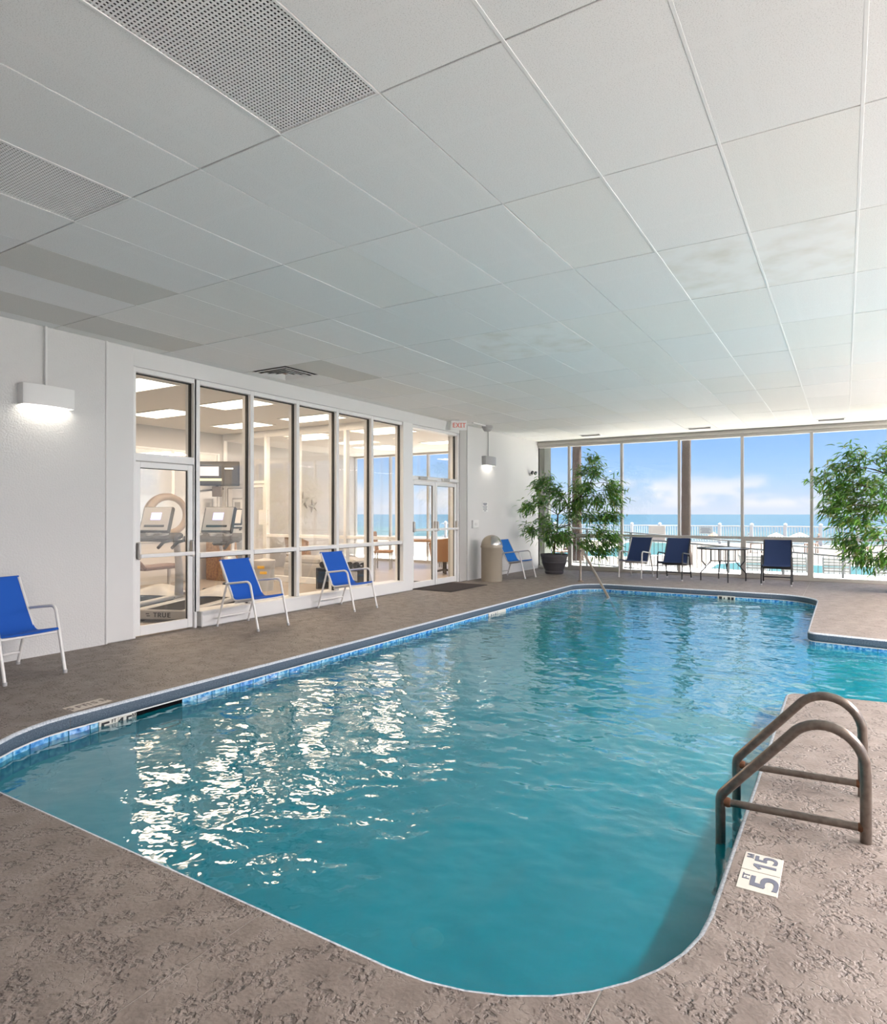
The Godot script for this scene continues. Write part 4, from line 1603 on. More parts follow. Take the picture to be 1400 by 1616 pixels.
func build_plants() -> void:
	M.bark = tri_uv(mat(Color(1, 1, 1), 0.9), 0.2)
	M.bark.albedo_texture = tint_tex(fnl(121, 0.05, 3), 256, [Color(0.16, 0.13, 0.10), Color(0.30, 0.25, 0.20), Color(0.40, 0.35, 0.29)])
	M.soil = mat(lin(0.03, 0.02, 0.015), 0.95)
	M.leaves = [leaf_mat(lin(0.055, 0.15, 0.028), lin(0.06, 0.17, 0.02)), leaf_mat(lin(0.11, 0.25, 0.035), lin(0.13, 0.26, 0.02)), leaf_mat(lin(0.13, 0.17, 0.045), lin(0.15, 0.18, 0.03))]
	M.slate = relief(tri_uv(mat(lin(0.055, 0.052, 0.058), 0.65), 0.3), noise_tex(fnl(131, 0.05, 3), 256), 0.25)
	var o := thing("potted_ficus", Vector3(-5.90, 0, -14.62), 0.0, "leafy ficus tree in a dark ribbed pot by the corner of the sea windows", "potted plant")
	pot(o, 0.325, 0.47, M.slate)
	var xy := [[-6.29, 2.12], [-6.16, 1.74], [-6.38, 1.59], [-6.0, 2.19], [-5.81, 1.96], [-6.1, 1.28], [-5.65, 1.73], [-6.33, 1.05], [-5.89, 1.06], [-5.57, 1.36], [-5.41, 2.03], [-6.13, 0.83], [-5.73, 0.84], [-5.41, 1.58], [-5.11, 2.39], [-4.91, 2.63], [-4.73, 2.38], [-4.58, 2.08], [-4.96, 2.02], [-5.26, 1.73], [-4.81, 1.73], [-4.51, 1.72], [-4.41, 1.94], [-5.11, 1.36], [-4.73, 1.36], [-4.47, 1.36], [-4.88, 1.0], [-4.58, 0.86], [-5.11, 0.7], [-4.81, 0.55], [-4.66, 0.68], [-5.49, 0.92]]
	var tips := []
	for p in xy:
		tips.append(Vector3(p[0] + 5.90, p[1], rng.randf_range(-0.55, 0.5)))
	ficus(o, [Vector3(-0.01, 0.40, 0), Vector3(0.02, 0.75, 0), Vector3(0.08, 1.05, 0.0), Vector3(0.10, 1.40, 0.02), Vector3(0.32, 1.65, 0.0), Vector3(0.62, 1.80, -0.05), Vector3(0.85, 2.05, 0.0), Vector3(0.98, 2.35, 0.0)], tips, 0.155, 175)
	var o2 := thing("potted_ficus", Vector3(1.0, 0, -14.25), 0.0, "leafy ficus tree at the edge of the picture before the sea windows", "potted plant")
	pot(o2, 0.34, 0.48, M.slate)
	var xy2 := [[-0.34, 2.09], [-0.22, 1.85], [-0.29, 1.55], [-0.14, 2.32], [0.11, 2.58], [0.16, 2.25], [0.01, 1.96], [0.06, 1.55], [-0.09, 1.31], [-0.04, 0.96], [0.16, 0.73], [0.36, 2.01], [0.36, 1.55], [0.41, 1.08], [0.55, 1.89], [0.6, 2.46], [0.65, 0.63], [0.6, 1.55], [0.31, 0.56], [0.93, 2.67], [1.02, 1.99], [1.11, 1.32], [0.93, 0.87], [1.38, 2.42], [1.55, 1.65], [1.72, 1.97], [1.38, 1.1], [0.83, 2.22], [0.2, 1.8], [0.25, 1.3], [-0.1, 1.7]]
	tips = []
	for p in xy2:
		tips.append(Vector3(p[0] - 1.0, p[1], rng.randf_range(-0.5, 0.5)))
	ficus(o2, [Vector3(0.0, 0.42, 0), Vector3(-0.02, 0.8, 0), Vector3(-0.10, 1.15, 0.0), Vector3(-0.28, 1.45, 0.0), Vector3(-0.35, 1.75, 0.0), Vector3(-0.30, 2.1, 0.0), Vector3(-0.1, 2.4, 0.0)], tips, 0.165, 150, 1.05)


# ---------------------------------------------------------------- ladder, rails, lamps, signs, ceiling fittings
func build_fixtures() -> void:
	M.tarnish = tri_uv(mat(Color(1, 1, 1), 0.30, 0.9), 0.35)
	M.tarnish.albedo_texture = tint_tex(fnl(141, 0.03, 4), 256, [Color(0.44, 0.40, 0.37), Color(0.50, 0.465, 0.435), Color(0.54, 0.51, 0.48)])
	M.rust = mat(lin(0.13, 0.05, 0.02), 0.8)
	var o := thing("pool_ladder", Vector3(0, 0, -3.63), 0.0, "tarnished steel pool ladder with two arched grab rails", "ladder")
	for z in [0.27, -0.27]:
		var m := MB.new()
		var pts := [Vector3(0.075, -0.02, z), Vector3(0.075, 0.28, z)]
		for k in range(1, 13):       # arch over the top
			var a := lerpf(0.0, deg_to_rad(131), k / 12.0)
			pts.append(Vector3(-0.085 + 0.16 * cos(a), 0.315 + 0.165 * sin(a), z))
		pts.append_array(bend([pts[-1], Vector3(-0.51, 0.075, z), Vector3(-0.51, -1.2, z)], 0.07, 6).slice(1))
		m.tube(pts, 0.0225, 16)
		part("grab_rail", m, M.tarnish, o)
		var c := MB.new()
		c.tube([Vector3(-0.50, 0.046, z), Vector3(0.07, 0.062, z)], 0.0175, 12)
		part("cross_bar", c, M.tarnish, o)
		var w := MB.new()
		w.lathe(Vector3(-0.478, 0.047, z), [Vector2(0.0, -0.016), Vector2(0.021, -0.012), Vector2(0.024, 0.0), Vector2(0.020, 0.014), Vector2(0.0, 0.018)], 10, Basis(Vector3(0, 0, 1), PI / 2))
		part("rusty_weld", w, M.rust, o)
		w = MB.new()
		w.lathe(Vector3(0.058, 0.061, z), [Vector2(0.0, -0.012), Vector2(0.020, -0.010), Vector2(0.022, 0.0), Vector2(0.018, 0.012), Vector2(0.0, 0.014)], 10, Basis(Vector3(0, 0, 1), PI / 2))
		part("rusty_weld", w, M.rust, o)
	for y in [-0.42, -0.70, -0.98]:
		var s := MB.new()
		s.box(Vector3(-0.51, y, 0), Vector3(0.09, 0.025, 0.50), 0.008)
		part("tread", s, M.tarnish, o)

	# handrail over the corner steps
	var h := thing("hand_rail", Vector3(-4.72, 0, -13.15), 0.0, "slanting steel handrail over the far corner steps", "handrail")
	var m2 := MB.new()
	var dv := Vector3(0.94, 0, 1.05)
	m2.tube(bend([Vector3(0, 0.0, 0), Vector3(0.0, 0.73, 0.0), dv * 1.0 + Vector3(0, -0.18, 0), dv * 1.25 + Vector3(0, -0.42, 0)], 0.07, 6), 0.024, 14)
	part("rail", m2, mat(lin(0.42, 0.36, 0.31), 0.28, 0.9), h)
	var m3 := MB.new()
	m3.lathe(Vector3.ZERO, [Vector2(0.026, 0.03), Vector2(0.055, 0.022), Vector2(0.07, 0.0)], 20)
	part("base_ring", m3, mat(lin(0.30, 0.24, 0.20), 0.4, 0.8), h)

	sconce(Vector3(WALL_X, 2.59, -3.48), "white box wall lamp with conduit on the near textured wall", M.paint)
	sconce(Vector3(WALL_X + 0.01, 2.60, -12.98), "grey box wall lamp with conduit beyond the double doors", mat(lin(0.40, 0.40, 0.40), 0.4))

	# notices on the far wall
	var s1 := thing("wall_sign", Vector3(WALL_X + 0.01, 1.575, -12.88), 0.0, "white printed notice on the wall above the bin", "sign")
	var p1 := MB.new()
	p1.box(Vector3(0.003, 0, 0), Vector3(0.006, 0.22, 0.26), 0.001)
	part("board", p1, M.paint, s1)
	var B := Basis(Vector3(0, 0, -1), Vector3.UP, Vector3(1, 0, 0))
	for k in 6:
		var ln := MB.new()
		ln.box(Vector3(0.0065, 0.075 - 0.03 * k - (0.012 if k > 1 else 0.0), 0.0), Vector3(0.001, 0.012 if k > 1 else 0.02, [0.18, 0.14, 0.20, 0.17, 0.19, 0.10][k]))
		part("print_line", ln, M.ink_worn, s1)
	var s2 := thing("switch_box", Vector3(WALL_X + 0.01, 1.20, -12.40), 0.0, "pale switch box on the wall beside the door column", "switch")
	var p2 := MB.new()
	p2.box(Vector3(0.02, 0, 0), Vector3(0.04, 0.17, 0.26), 0.006)
	part("box", p2, M.paint, s2)
	var p3 := MB.new()
	p3.box(Vector3(0.042, 0.0, 0.0), Vector3(0.01, 0.06, 0.10), 0.003)
	part("switch_plate", p3, M.smooth, s2)
	# twin-head emergency lamp by the windows
	var e := thing("emergency_lamp", Vector3(WALL_X + 0.01, 2.43, -15.35), 0.0, "small twin head emergency lamp high beside the windows", "emergency lamp")
	var p4 := MB.new()
	p4.box(Vector3(0.03, 0, 0), Vector3(0.06, 0.08, 0.16), 0.01)
	part("body", p4, M.smooth, e)
	for z in [-0.1, 0.1]:
		var hd := MB.new()
		hd.lathe(Vector3(0.07, 0.045, z), [Vector2(0.0, 0.0), Vector2(0.045, 0.01), Vector2(0.05, 0.05), Vector2(0.0, 0.055)], 14, Basis(Vector3(0, 0, 1), -PI / 2 - 0.4))
		part("lamp_head", hd, M.dark_metal, e)

	# EXIT sign hanging over the double doors
	var ex := thing("exit_sign", Vector3(-6.62, 3.20, -11.35), 0.0, "white exit sign with pale red letters above the double doors", "sign")
	var eb := MB.new()
	eb.box(Vector3(0, 0, 0), Vector3(0.05, 0.19, 0.32), 0.004, Basis(Vector3.UP, -0.9))
	part("housing", eb, M.paint, ex)
	var em := MB.new()
	em.box(Vector3(0, 0.095, 0), Vector3(0.10, 0.012, 0.14), 0.003)
	part("canopy", em, M.paint, ex)
	write(ex, "EXIT", 0.13, Basis(Vector3.UP, -0.9) * Vector3(0.027, 0, 0), Basis(Vector3.UP, -0.9) * B, mat(lin(0.75, 0.22, 0.18), 0.5))

	# smoke detector
	var sd := thing("smoke_detector", Vector3(-6.50, CEIL, -12.35), 0.0, "round grey ceiling detector above the far wall lamp", "detector")
	var p5 := MB.new()
	p5.lathe(Vector3.ZERO, [Vector2(0.0, -0.125), Vector2(0.07, -0.115), Vector2(0.098, -0.075), Vector2(0.10, -0.05), Vector2(0.115, -0.045), Vector2(0.12, 0.0)], 24)
	part("body", p5, mat(lin(0.38, 0.38, 0.38), 0.5), sd)
	var p6 := MB.new()
	p6.box(Vector3(0.0, -0.012, 0.35), Vector3(0.05, 0.024, 0.6), 0.004)
	part("raceway", p6, M.tbar, sd)

	# square air diffuser
	var ad := thing("air_diffuser", Vector3(CX0 + TX * -8.5, CEIL, CZ0 - TZ * 3 - 0.307), 0.0, "square white air diffuser with rusty centre in the ceiling", "air vent")
	for k in 4:
		var f := MB.new()
		var rr := 0.30 - 0.07 * k
		for q in 4:
			var a := PI / 2 * q
			var bb := Basis(Vector3.UP, a)
			f.plate(bb * Vector3(rr - 0.02, -0.012, 0), [Vector2(-0.5, -rr), Vector2(0.5, -rr + 0.045), Vector2(0.5, rr - 0.045), Vector2(-0.5, rr)].map(func(p): return Vector2(-p.x * 0.05, p.y)), (bb * Vector3(1, -0.6 if k > 0 else -0.15, 0)).normalized(), bb * Vector3(0, 0, 1), 0.003)
		part("louver", f, M.tbar, ad)
	var du := MB.new()
	du.span(Vector3(-0.3, 0.06, -0.3), Vector3(0.3, 0.07, 0.3))
	for q in 4:
		du.box(Basis(Vector3.UP, PI / 2 * q) * Vector3(0.3, 0.035, 0), Vector3(0.006, 0.06, 0.6), 0, Basis(Vector3.UP, PI / 2 * q))
	part("duct", du, M.plenum, ad)
	var core := MB.new()
	core.box(Vector3(0, 0.0, 0), Vector3(0.10, 0.006, 0.10), 0.002)
	part("core_plate", core, mat(lin(0.16, 0.07, 0.03), 0.8), ad)
	# slot vents near the windows
	var vx := [-5.15, -2.70, -0.23]
	var vl := ["slim slot vent in the ceiling nearest the potted tree", "slim slot vent in the ceiling above the patio table", "slim slot vent in the ceiling nearest the edge of the picture"]
	for k in 3:
		var v := thing("slot_vent", Vector3(vx[k], CEIL, -15.05), 0.0, vl[k], "air vent", "slot vents along the sea windows")
		var f := MB.new()
		f.box(Vector3(0, -0.006, 0), Vector3(0.50, 0.010, 0.19), 0.003)
		part("frame", f, M.tbar, v)
		for q in 5:
			var s := MB.new()
			s.box(Vector3(0, -0.013, -0.06 + 0.03 * q), Vector3(0.44, 0.012, 0.012), 0.0, Basis(Vector3.RIGHT, 0.5))
			part("slat", s, mat(lin(0.22, 0.21, 0.20), 0.6), v)
	# egg-crate grilles
	grille(CX0 + TX * -1.5, CZ0 + TZ * 0.5, "large dark egg-crate grille in the ceiling at the top of the picture")
	grille(CX0 + TX * -4.5, CZ0 + TZ * 0.5, "egg-crate grille in the ceiling by the picture's left edge")
	# added light panels out of view, put in to brighten the hall
	var names := ["over the near deck", "beside the ladder deck", "over the side pool", "past the side pool", "before the second potted tree"]
	for k in 5:
		troffer(CX0 + TX * 8.5, CZ0 - TZ * (0.5 + 2.0 * k), "added unseen pool hall light panel " + names[k], CEIL, true)

func grille(x: float, z: float, label: String) -> void:
	var o := thing("ceiling_grille", Vector3(x, CEIL, z), 0.0, label, "ceiling grille", "egg-crate grilles in the ceiling")
	var f := MB.new()
	for s in [-1.0, 1.0]:
		f.box(Vector3(s * (TX / 2 - 0.006), 0.004, 0), Vector3(0.012, 0.016, TZ - 0.006))
		f.box(Vector3(0, 0.004, s * (TZ / 2 - 0.007)), Vector3(TX - 0.02, 0.016, 0.012))
	part("frame", f, M.tbar, o)
	var nx := 34
	var nz := 68
	var a := MB.new()
	for k in nx:
		a.box(Vector3(-TX / 2 + TX * (k + 0.5) / nx, 0.001, 0), Vector3(0.0078, 0.002, TZ - 0.02))
	for k in nz:
		a.box(Vector3(0, 0.001, -TZ / 2 + TZ * (k + 0.5) / nz), Vector3(TX - 0.02, 0.0019, 0.0078))
	tag(part("egg_crate", a, M.tbar, o), "", "", "", "stuff")
	var d := MB.new()
	d.span(Vector3(-TX / 2, 0.13, -TZ / 2), Vector3(TX / 2, 0.14, TZ / 2))
	for s in [-1.0, 1.0]:
		d.span(Vector3(s * TX / 2 - 0.002, 0.02, -TZ / 2), Vector3(s * TX / 2 + 0.002, 0.14, TZ / 2))
		d.span(Vector3(-TX / 2, 0.02, s * TZ / 2 - 0.002), Vector3(TX / 2, 0.14, s * TZ / 2 + 0.002))
	part("housing", d, M.plenum, o)

func sconce(at: Vector3, label: String, m: Material) -> void:
	var o := thing("wall_lamp", at, 0.0, label, "wall lamp", "box wall lamps on the gym wall")
	# curved front shell, open below
	var rows := []
	for r in 2:
		var row := []
		for k in 13:
			var t := k / 12.0 * 2.0 - 1.0
			row.append(Vector3(0.10 + 0.04 * (1.0 - t * t), -0.10 + 0.20 * r, t * 0.245))
		rows.append(row)
	var s := MB.new()
	s.sheet(rows, 0.006)
	var cap := PackedVector2Array([Vector2(0.0, -0.245)])
	for k in 13:
		var t := k / 12.0 * 2.0 - 1.0
		cap.append(Vector2(0.10 + 0.04 * (1.0 - t * t), t * 0.245))
	cap.append(Vector2(0.0, 0.245))
	s.prism(cap, 0.094, 0.10)
	for z in [-0.245, 0.245]:
		s.box(Vector3(0.05, 0.0, z), Vector3(0.10, 0.20, 0.006))
	part("lamp_shade", s, m, o)
	var tb := MB.new()
	tb.tube([Vector3(0.055, -0.03, -0.21), Vector3(0.055, -0.03, 0.21)], 0.016, 10)
	part("lamp_tube", tb, M.lamp_white, o)
	var c := MB.new()
	c.tube([Vector3(0.03, 0.10, 0), Vector3(0.03, CEIL - at.y, 0)], 0.011, 10)
	part("conduit", c, m, o)
	var l := AreaLight3D.new()
	l.area_size = Vector2(0.10, 0.42)
	l.light_energy = 0.11
	l.light_color = Color(1.0, 0.97, 0.91)
	l.area_range = 30.0
	l.shadow_enabled = true
	o.add_child(l)
	l.position = Vector3(0.06, -0.055, 0)
	l.rotation_degrees = Vector3(-90, 0, 0)


# ---------------------------------------------------------------- gym machines and lounge furniture
# treadmill running along +x, rear end at the origin's -x side
func treadmill(at: Vector3, turn: float, label: String) -> Node3D:
	var o := thing("treadmill", at, turn, label, "treadmill", "treadmills behind the gym glazing")
	var base := MB.new()
	base.box(Vector3(0.0, 0.075, 0), Vector3(1.95, 0.07, 0.74), 0.012)
	for s in [-1.0, 1.0]:
		base.box(Vector3(0.9, 0.02, s * 0.3), Vector3(0.1, 0.04, 0.06), 0.008)
		base.box(Vector3(-0.9, 0.02, s * 0.3), Vector3(0.1, 0.04, 0.06), 0.008)
	part("base_frame", base, M.gym_dark, o)
	for s in [-1.0, 1.0]:
		var r := MB.new()
		r.box(Vector3(-0.12, 0.135, s * 0.335), Vector3(1.7, 0.055, 0.12), 0.014)
		part("side_rail", r, M.gym_silver, o)
	var belt := MB.new()
	belt.box(Vector3(-0.12, 0.135, 0), Vector3(1.66, 0.03, 0.53), 0.01)
	part("belt", belt, M.gym_black, o)
	var rear := MB.new()
	rear.box(Vector3(-0.985, 0.10, 0), Vector3(0.05, 0.13, 0.80), 0.014)
	part("rear_cover", rear, M.gym_silver, o)
	write(o, "TRUE", 0.085, Vector3(-1.013, 0.10, 0.05), Basis(Vector3(0, 0, 1), Vector3.UP, Vector3(-1, 0, 0)), M.ink, 1.2)
	for k in 2:
		var lg := MB.new()
		lg.box(Vector3(-1.012, 0.10 + 0.014 * (1 - 2 * k), -0.155 + 0.012 * k), Vector3(0.003, 0.014, 0.05), 0.0005)
		part("logo_bar", lg, M.ink, o)
	# sculpted motor hood
	var hood := MB.new()
	var rows := []
	for r in 9:
		var t := r / 8.0
		var row := []
		for q in 11:
			var s := q / 10.0 * 2.0 - 1.0
			var hh := sin(PI * clampf(t * 0.9 + 0.08, 0, 1)) * 0.17 * (1.0 - 0.55 * s * s) + 0.12
			row.append(Vector3(0.42 + 0.62 * t, hh + 0.03 * cos(s * 3.0) * t, s * 0.42 * (1.0 - 0.12 * t)))
		rows.append(row)
	hood.sheet(rows, 0.012, true)
	hood.span(Vector3(0.45, 0.02, -0.38), Vector3(1.02, 0.13, 0.38), 0.02)
	part("motor_hood", hood, M.gym_white, o)
	for s in [-1.0, 1.0]:
		var u := MB.new()
		var pts := []
		var rr := []
		for k in 9:
			var t := k / 8.0
			pts.append(Vector3(0.50 + 0.20 * t * t - 0.0 * t, 0.16 + 0.92 * t, s * (0.43 - 0.02 * t)) + Vector3(0.28 * sin(PI * t) * 0.35, 0, 0) - Vector3(0.26 * t, 0, 0))
			rr.append(lerpf(0.075, 0.055, t))
		u.tube(pts, rr, 10, true, 0.5)
		part("upright", u, M.gym_silver, o)
		var h := MB.new()
		h.tube(bend([Vector3(0.50, 1.04, s * 0.41), Vector3(0.12, 1.00, s * 0.41), Vector3(-0.02, 0.92, s * 0.41)], 0.08, 5), 0.024, 10)
		part("hand_rail", h, M.gym_black, o)
	var cross := MB.new()
	cross.box(Vector3(0.46, 1.06, 0), Vector3(0.26, 0.09, 0.94), 0.03, Basis(Vector3(0, 0, 1), 0.25))
	part("handle_console", cross, M.gym_dark, o)
	for s in [-0.24, 0.0, 0.24]:
		var cup := MB.new()
		cup.lathe(Vector3(0.42, 1.085, s), [Vector2(0.0, 0.0), Vector2(0.045, 0.004), Vector2(0.058, 0.034), Vector2(0.064, 0.034), Vector2(0.05, -0.005)], 14)
		part("cup_holder", cup, M.gym_white, o)
	var B := Basis(Vector3(0, 0, 1), -0.36)
	var c := MB.new()
	c.box(Vector3(0.60, 1.32, 0) , Vector3(0.07, 0.44, 0.52), 0.025, B)
	part("console_back", c, M.gym_dark, o)
	var f := MB.new()
	f.box(Vector3(0.60, 1.32, 0) + B * Vector3(-0.038, 0.01, 0), Vector3(0.012, 0.38, 0.46), 0.005, B)
	var face := part("console_face", f, M.gym_grey, o)
	var sc := MB.new()
	sc.box(Vector3(0.60, 1.32, 0) + B * Vector3(-0.046, 0.05, 0), Vector3(0.006, 0.12, 0.17), 0.002, B)
	part("screen", sc, M.screen_blue, face)
	var kp := MB.new()
	kp.box(Vector3(0.60, 1.32, 0) + B * Vector3(-0.046, -0.11, 0), Vector3(0.008, 0.035, 0.34), 0.003, B)
	part("button_strip", kp, M.gym_black, face)
	var nk := MB.new()
	nk.box(Vector3(0.55, 1.12, 0), Vector3(0.08, 0.16, 0.30), 0.02, B)
	part("neck", nk, M.gym_silver, o)
	return o

func build_gym_things() -> void:
	M.gym_silver = mat(lin(0.45, 0.45, 0.45), 0.35, 0.3)
	M.gym_white = mat(lin(0.50, 0.485, 0.465), 0.35)
	M.gym_dark = mat(lin(0.045, 0.041, 0.038), 0.75, 0.0, 0.2)
	M.gym_black = mat(lin(0.018, 0.017, 0.016), 0.85, 0.0, 0.2)
	M.gym_grey = mat(lin(0.40, 0.39, 0.38), 0.4)
	M.screen_blue = glow(Color(0.62, 0.60, 1.0), 0.7)
	var turn := deg_to_rad(113)
	var fw := Vector3(cos(turn), 0, -sin(turn))
	var side := Vector3(-fw.z, 0, fw.x)
	var p0 := Vector3(-8.03, 0, -6.24)
	treadmill(p0, turn, "silver treadmill behind the first fixed pane, console facing the door")
	treadmill(p0 - side * 1.04, turn, "silver treadmill farther in, seen through the single glass door")
	# exercise bike behind them
	var b := thing("exercise_bike", Vector3(-9.95, 0, -8.35), deg_to_rad(120), "exercise bike with small upright display behind the treadmills", "exercise bike")
	var bm := MB.new()
	bm.box(Vector3(0, 0.04, 0), Vector3(1.1, 0.06, 0.1), 0.02)
	bm.box(Vector3(0.5, 0.04, 0), Vector3(0.08, 0.07, 0.5), 0.02)
	bm.box(Vector3(-0.5, 0.04, 0), Vector3(0.08, 0.07, 0.5), 0.02)
	part("base_frame", bm, M.gym_dark, b)
	var bs := MB.new()
	bs.lathe(Vector3(0.2, 0.38, 0), [Vector2(0.0, -0.07), Vector2(0.24, -0.07), Vector2(0.27, -0.04), Vector2(0.27, 0.04), Vector2(0.24, 0.07), Vector2(0.0, 0.07)], 24, Basis(Vector3.RIGHT, PI / 2))
	part("flywheel_cover", bs, M.gym_silver, b)
	var bp := MB.new()
	bp.tube([Vector3(0.28, 0.5, 0), Vector3(0.42, 1.2, 0)], 0.035, 10)
	part("front_post", bp, M.gym_silver, b)
	var bt := MB.new()
	bt.tube([Vector3(-0.1, 0.4, 0), Vector3(-0.3, 0.85, 0)], 0.03, 10)
	part("seat_post", bt, M.gym_silver, b)
	var bq := MB.new()
	bq.box(Vector3(-0.32, 0.88, 0), Vector3(0.28, 0.07, 0.22), 0.03)
	part("seat", bq, M.gym_black, b)
	var bh := MB.new()
	bh.tube(bend([Vector3(0.1, 1.12, -0.22), Vector3(0.38, 1.15, -0.22), Vector3(0.38, 1.15, 0.22), Vector3(0.1, 1.12, 0.22)], 0.06, 4), 0.018, 8)
	part("handlebar", bh, M.gym_black, b)
	var bd := MB.new()
	bd.box(Vector3(0.44, 1.36, 0), Vector3(0.04, 0.34, 0.34), 0.03, Basis(Vector3(0, 0, 1), -0.35))
	part("console_back", bd, M.gym_dark, b)
	var be := MB.new()
	be.box(Vector3(0.44, 1.36, 0) + Basis(Vector3(0, 0, 1), -0.35) * Vector3(-0.022, 0, 0), Vector3(0.01, 0.28, 0.28), 0.01, Basis(Vector3(0, 0, 1), -0.35))
	part("console_face", be, M.gym_white, b)
	# weight bench low behind the door
	var w := thing("weight_bench", Vector3(-10.6, 0, -7.2), deg_to_rad(100), "brown padded weight bench in the back of the gym", "bench")
	var wp := MB.new()
	wp.box(Vector3(0.15, 0.46, 0), Vector3(0.8, 0.09, 0.3), 0.03)
	part("seat_pad", wp, mat(lin(0.10, 0.05, 0.035), 0.45), w)
	var wq := MB.new()
	wq.box(Vector3(-0.45, 0.66, 0), Vector3(0.62, 0.09, 0.3), 0.03, Basis(Vector3(0, 0, 1), -0.75))
	part("back_pad", wq, mat(lin(0.10, 0.05, 0.035), 0.45), w)
	for x in [-0.45, 0.45]:
		var wl := MB.new()
		wl.tube([Vector3(x, 0.42, 0), Vector3(x, 0.05, 0)], 0.03, 8)
		wl.box(Vector3(x, 0.03, 0), Vector3(0.06, 0.06, 0.5), 0.01)
		part("leg", wl, M.gym_white, w)

	# television on its bracket
	var tv := thing("television", Vector3(-11.45, 2.28, -9.35), deg_to_rad(38), "flat dark television on a wall bracket in the gym corner", "television")
	var t1 := MB.new()
	t1.box(Vector3.ZERO, Vector3(0.95, 0.52, 0.06), 0.012)
	part("body", t1, M.gym_dark, tv)
	var t2 := MB.new()
	t2.box(Vector3(0, 0.01, 0.032), Vector3(0.89, 0.45, 0.004))
	var scr := part("screen", t2, mat(lin(0.075, 0.068, 0.06), 0.15), tv)
	var t3 := MB.new()
	t3.box(Vector3(-0.16, 0.05, 0.035), Vector3(0.42, 0.20, 0.002))
	part("picture_blue", t3, M.tv_blue, scr)
	var t4 := MB.new()
	t4.box(Vector3(-0.12, -0.13, 0.035), Vector3(0.46, 0.05, 0.002))
	part("picture_yellow", t4, M.tv_yellow, scr)
	var t5 := MB.new()
	t5.box(Vector3(0.26, 0.11, 0.035), Vector3(0.18, 0.03, 0.002))
	part("picture_white", t5, M.tv_white, scr)
	var t6 := MB.new()
	t6.bar(Vector3(0, 0.0, -0.03), Vector3(0.0, -0.05, -0.645), 0.06, 0.06, 0.01)
	t6.bar(Vector3(0, -0.38, -0.05), Vector3(0.0, -0.3, -0.62), 0.04, 0.04, 0.01)
	t6.box(Vector3(0.0, -0.38, -0.05), Vector3(0.20, 0.22, 0.10), 0.01)
	t6.tube([Vector3(0, -0.25, -0.04), Vector3(0, -0.30, -0.05)], 0.03, 8)
	part("bracket", t6, mat(lin(0.12, 0.095, 0.07), 0.5), tv)

	# ring reflected in the gym mirrors, built as a solid object
	var ring := thing("reflected_ring", Vector3(GYM_BACK + 0.03, 1.40, -8.45), 0.0, "brown ring with mirror disc, a reflection built solid on the gym wall", "mirror")
	var rg := MB.new()
	var circ := []
	for k in 33:
		var a := TAU * k / 32.0
		circ.append(Vector3(0.02, sin(a) * 0.37, cos(a) * 0.42))
	rg.tube(circ, 0.075, 10, false, 1.0)
	part("frame", rg, mat(lin(0.27, 0.20, 0.14), 0.7), ring)
	var gl := MB.new()
	gl.lathe(Vector3(0.03, 0, 0), [Vector2(0.34, 0.0), Vector2(0.34, 0.01), Vector2(0.0, 0.01)], 32, Basis(Vector3(0, 0, 1), -PI / 2))
	part("mirror_glass", gl, M.mirror, ring)

	# framed print on the partition side wall
	var pc := thing("framed_print", Vector3(-11.39, 1.59, PART_Z + 0.055), 0.0, "small framed print beside the partition door", "picture")
	var q1 := MB.new()
	q1.box(Vector3.ZERO, Vector3(0.36, 0.36, 0.025), 0.005)
	part("frame", q1, M.gym_grey, pc)
	var q2 := MB.new()
	q2.box(Vector3(0, 0, 0.010), Vector3(0.30, 0.30, 0.01))
	part("mount", q2, M.paint, pc)
	var q3 := MB.new()
	q3.box(Vector3(0, 0, 0.0145), Vector3(0.18, 0.18, 0.004))
	part("print", q3, mat(lin(0.35, 0.34, 0.32), 0.6), pc)
	# notice on the partition door
	var nt := thing("door_notice", Vector3(-10.62, 1.35, PART_Z + 0.03), 0.0, "square white notice taped to the partition door", "notice")
	var n1 := MB.new()
	n1.box(Vector3.ZERO, Vector3(0.30, 0.32, 0.003))
	part("sheet", n1, M.paint, nt)
	# low cabinet under the print
	var cb := thing("low_cabinet", Vector3(-11.35, 0, -9.55), 0.0, "low brown cabinet under the framed print", "cabinet")
	var c1 := MB.new()
	c1.box(Vector3(0, 0.42, 0), Vector3(0.75, 0.84, 0.5), 0.006)
	part("body", c1, M.wood_tan, cb)
	var c2 := MB.new()
	c2.box(Vector3(0, 0.86, 0), Vector3(0.80, 0.04, 0.55), 0.006)
	part("top", c2, mat(lin(0.62, 0.58, 0.52), 0.4), cb)
	for s in [-0.19, 0.19]:
		var c3 := MB.new()
		c3.box(Vector3(s, 0.42, 0.256), Vector3(0.35, 0.74, 0.015), 0.004)
		part("door", c3, M.wood_tan, cb)
	# cleaning station: white tub with yellow marks
	var tub := thing("wipes_tub", Vector3(-9.2, 0, -8.6), 0.3, "white tub with yellow labels on the gym floor behind the panes", "tub")
	var u1 := MB.new()
	u1.lathe(Vector3.ZERO, [Vector2(0, 0), Vector2(0.16, 0.0), Vector2(0.19, 0.5), Vector2(0.2, 0.52), Vector2(0.2, 0.56), Vector2(0.0, 0.6)], 20)
	part("body", u1, M.gym_white, tub)
	for k in 2:
		var u2 := MB.new()
		u2.box(Vector3(0.03 + 0.05 * k, 0.44 - 0.1 * k, 0.185), Vector3(0.14, 0.05, 0.02), 0.004)
		part("label_patch", u2, mat(lin(0.80, 0.45, 0.02), 0.5), tub)
	# dumbbell rack
	var rk := thing("dumbbell_rack", Vector3(-8.0, 0, -9.45), 0.0, "low black dumbbell rack before the partition", "rack")
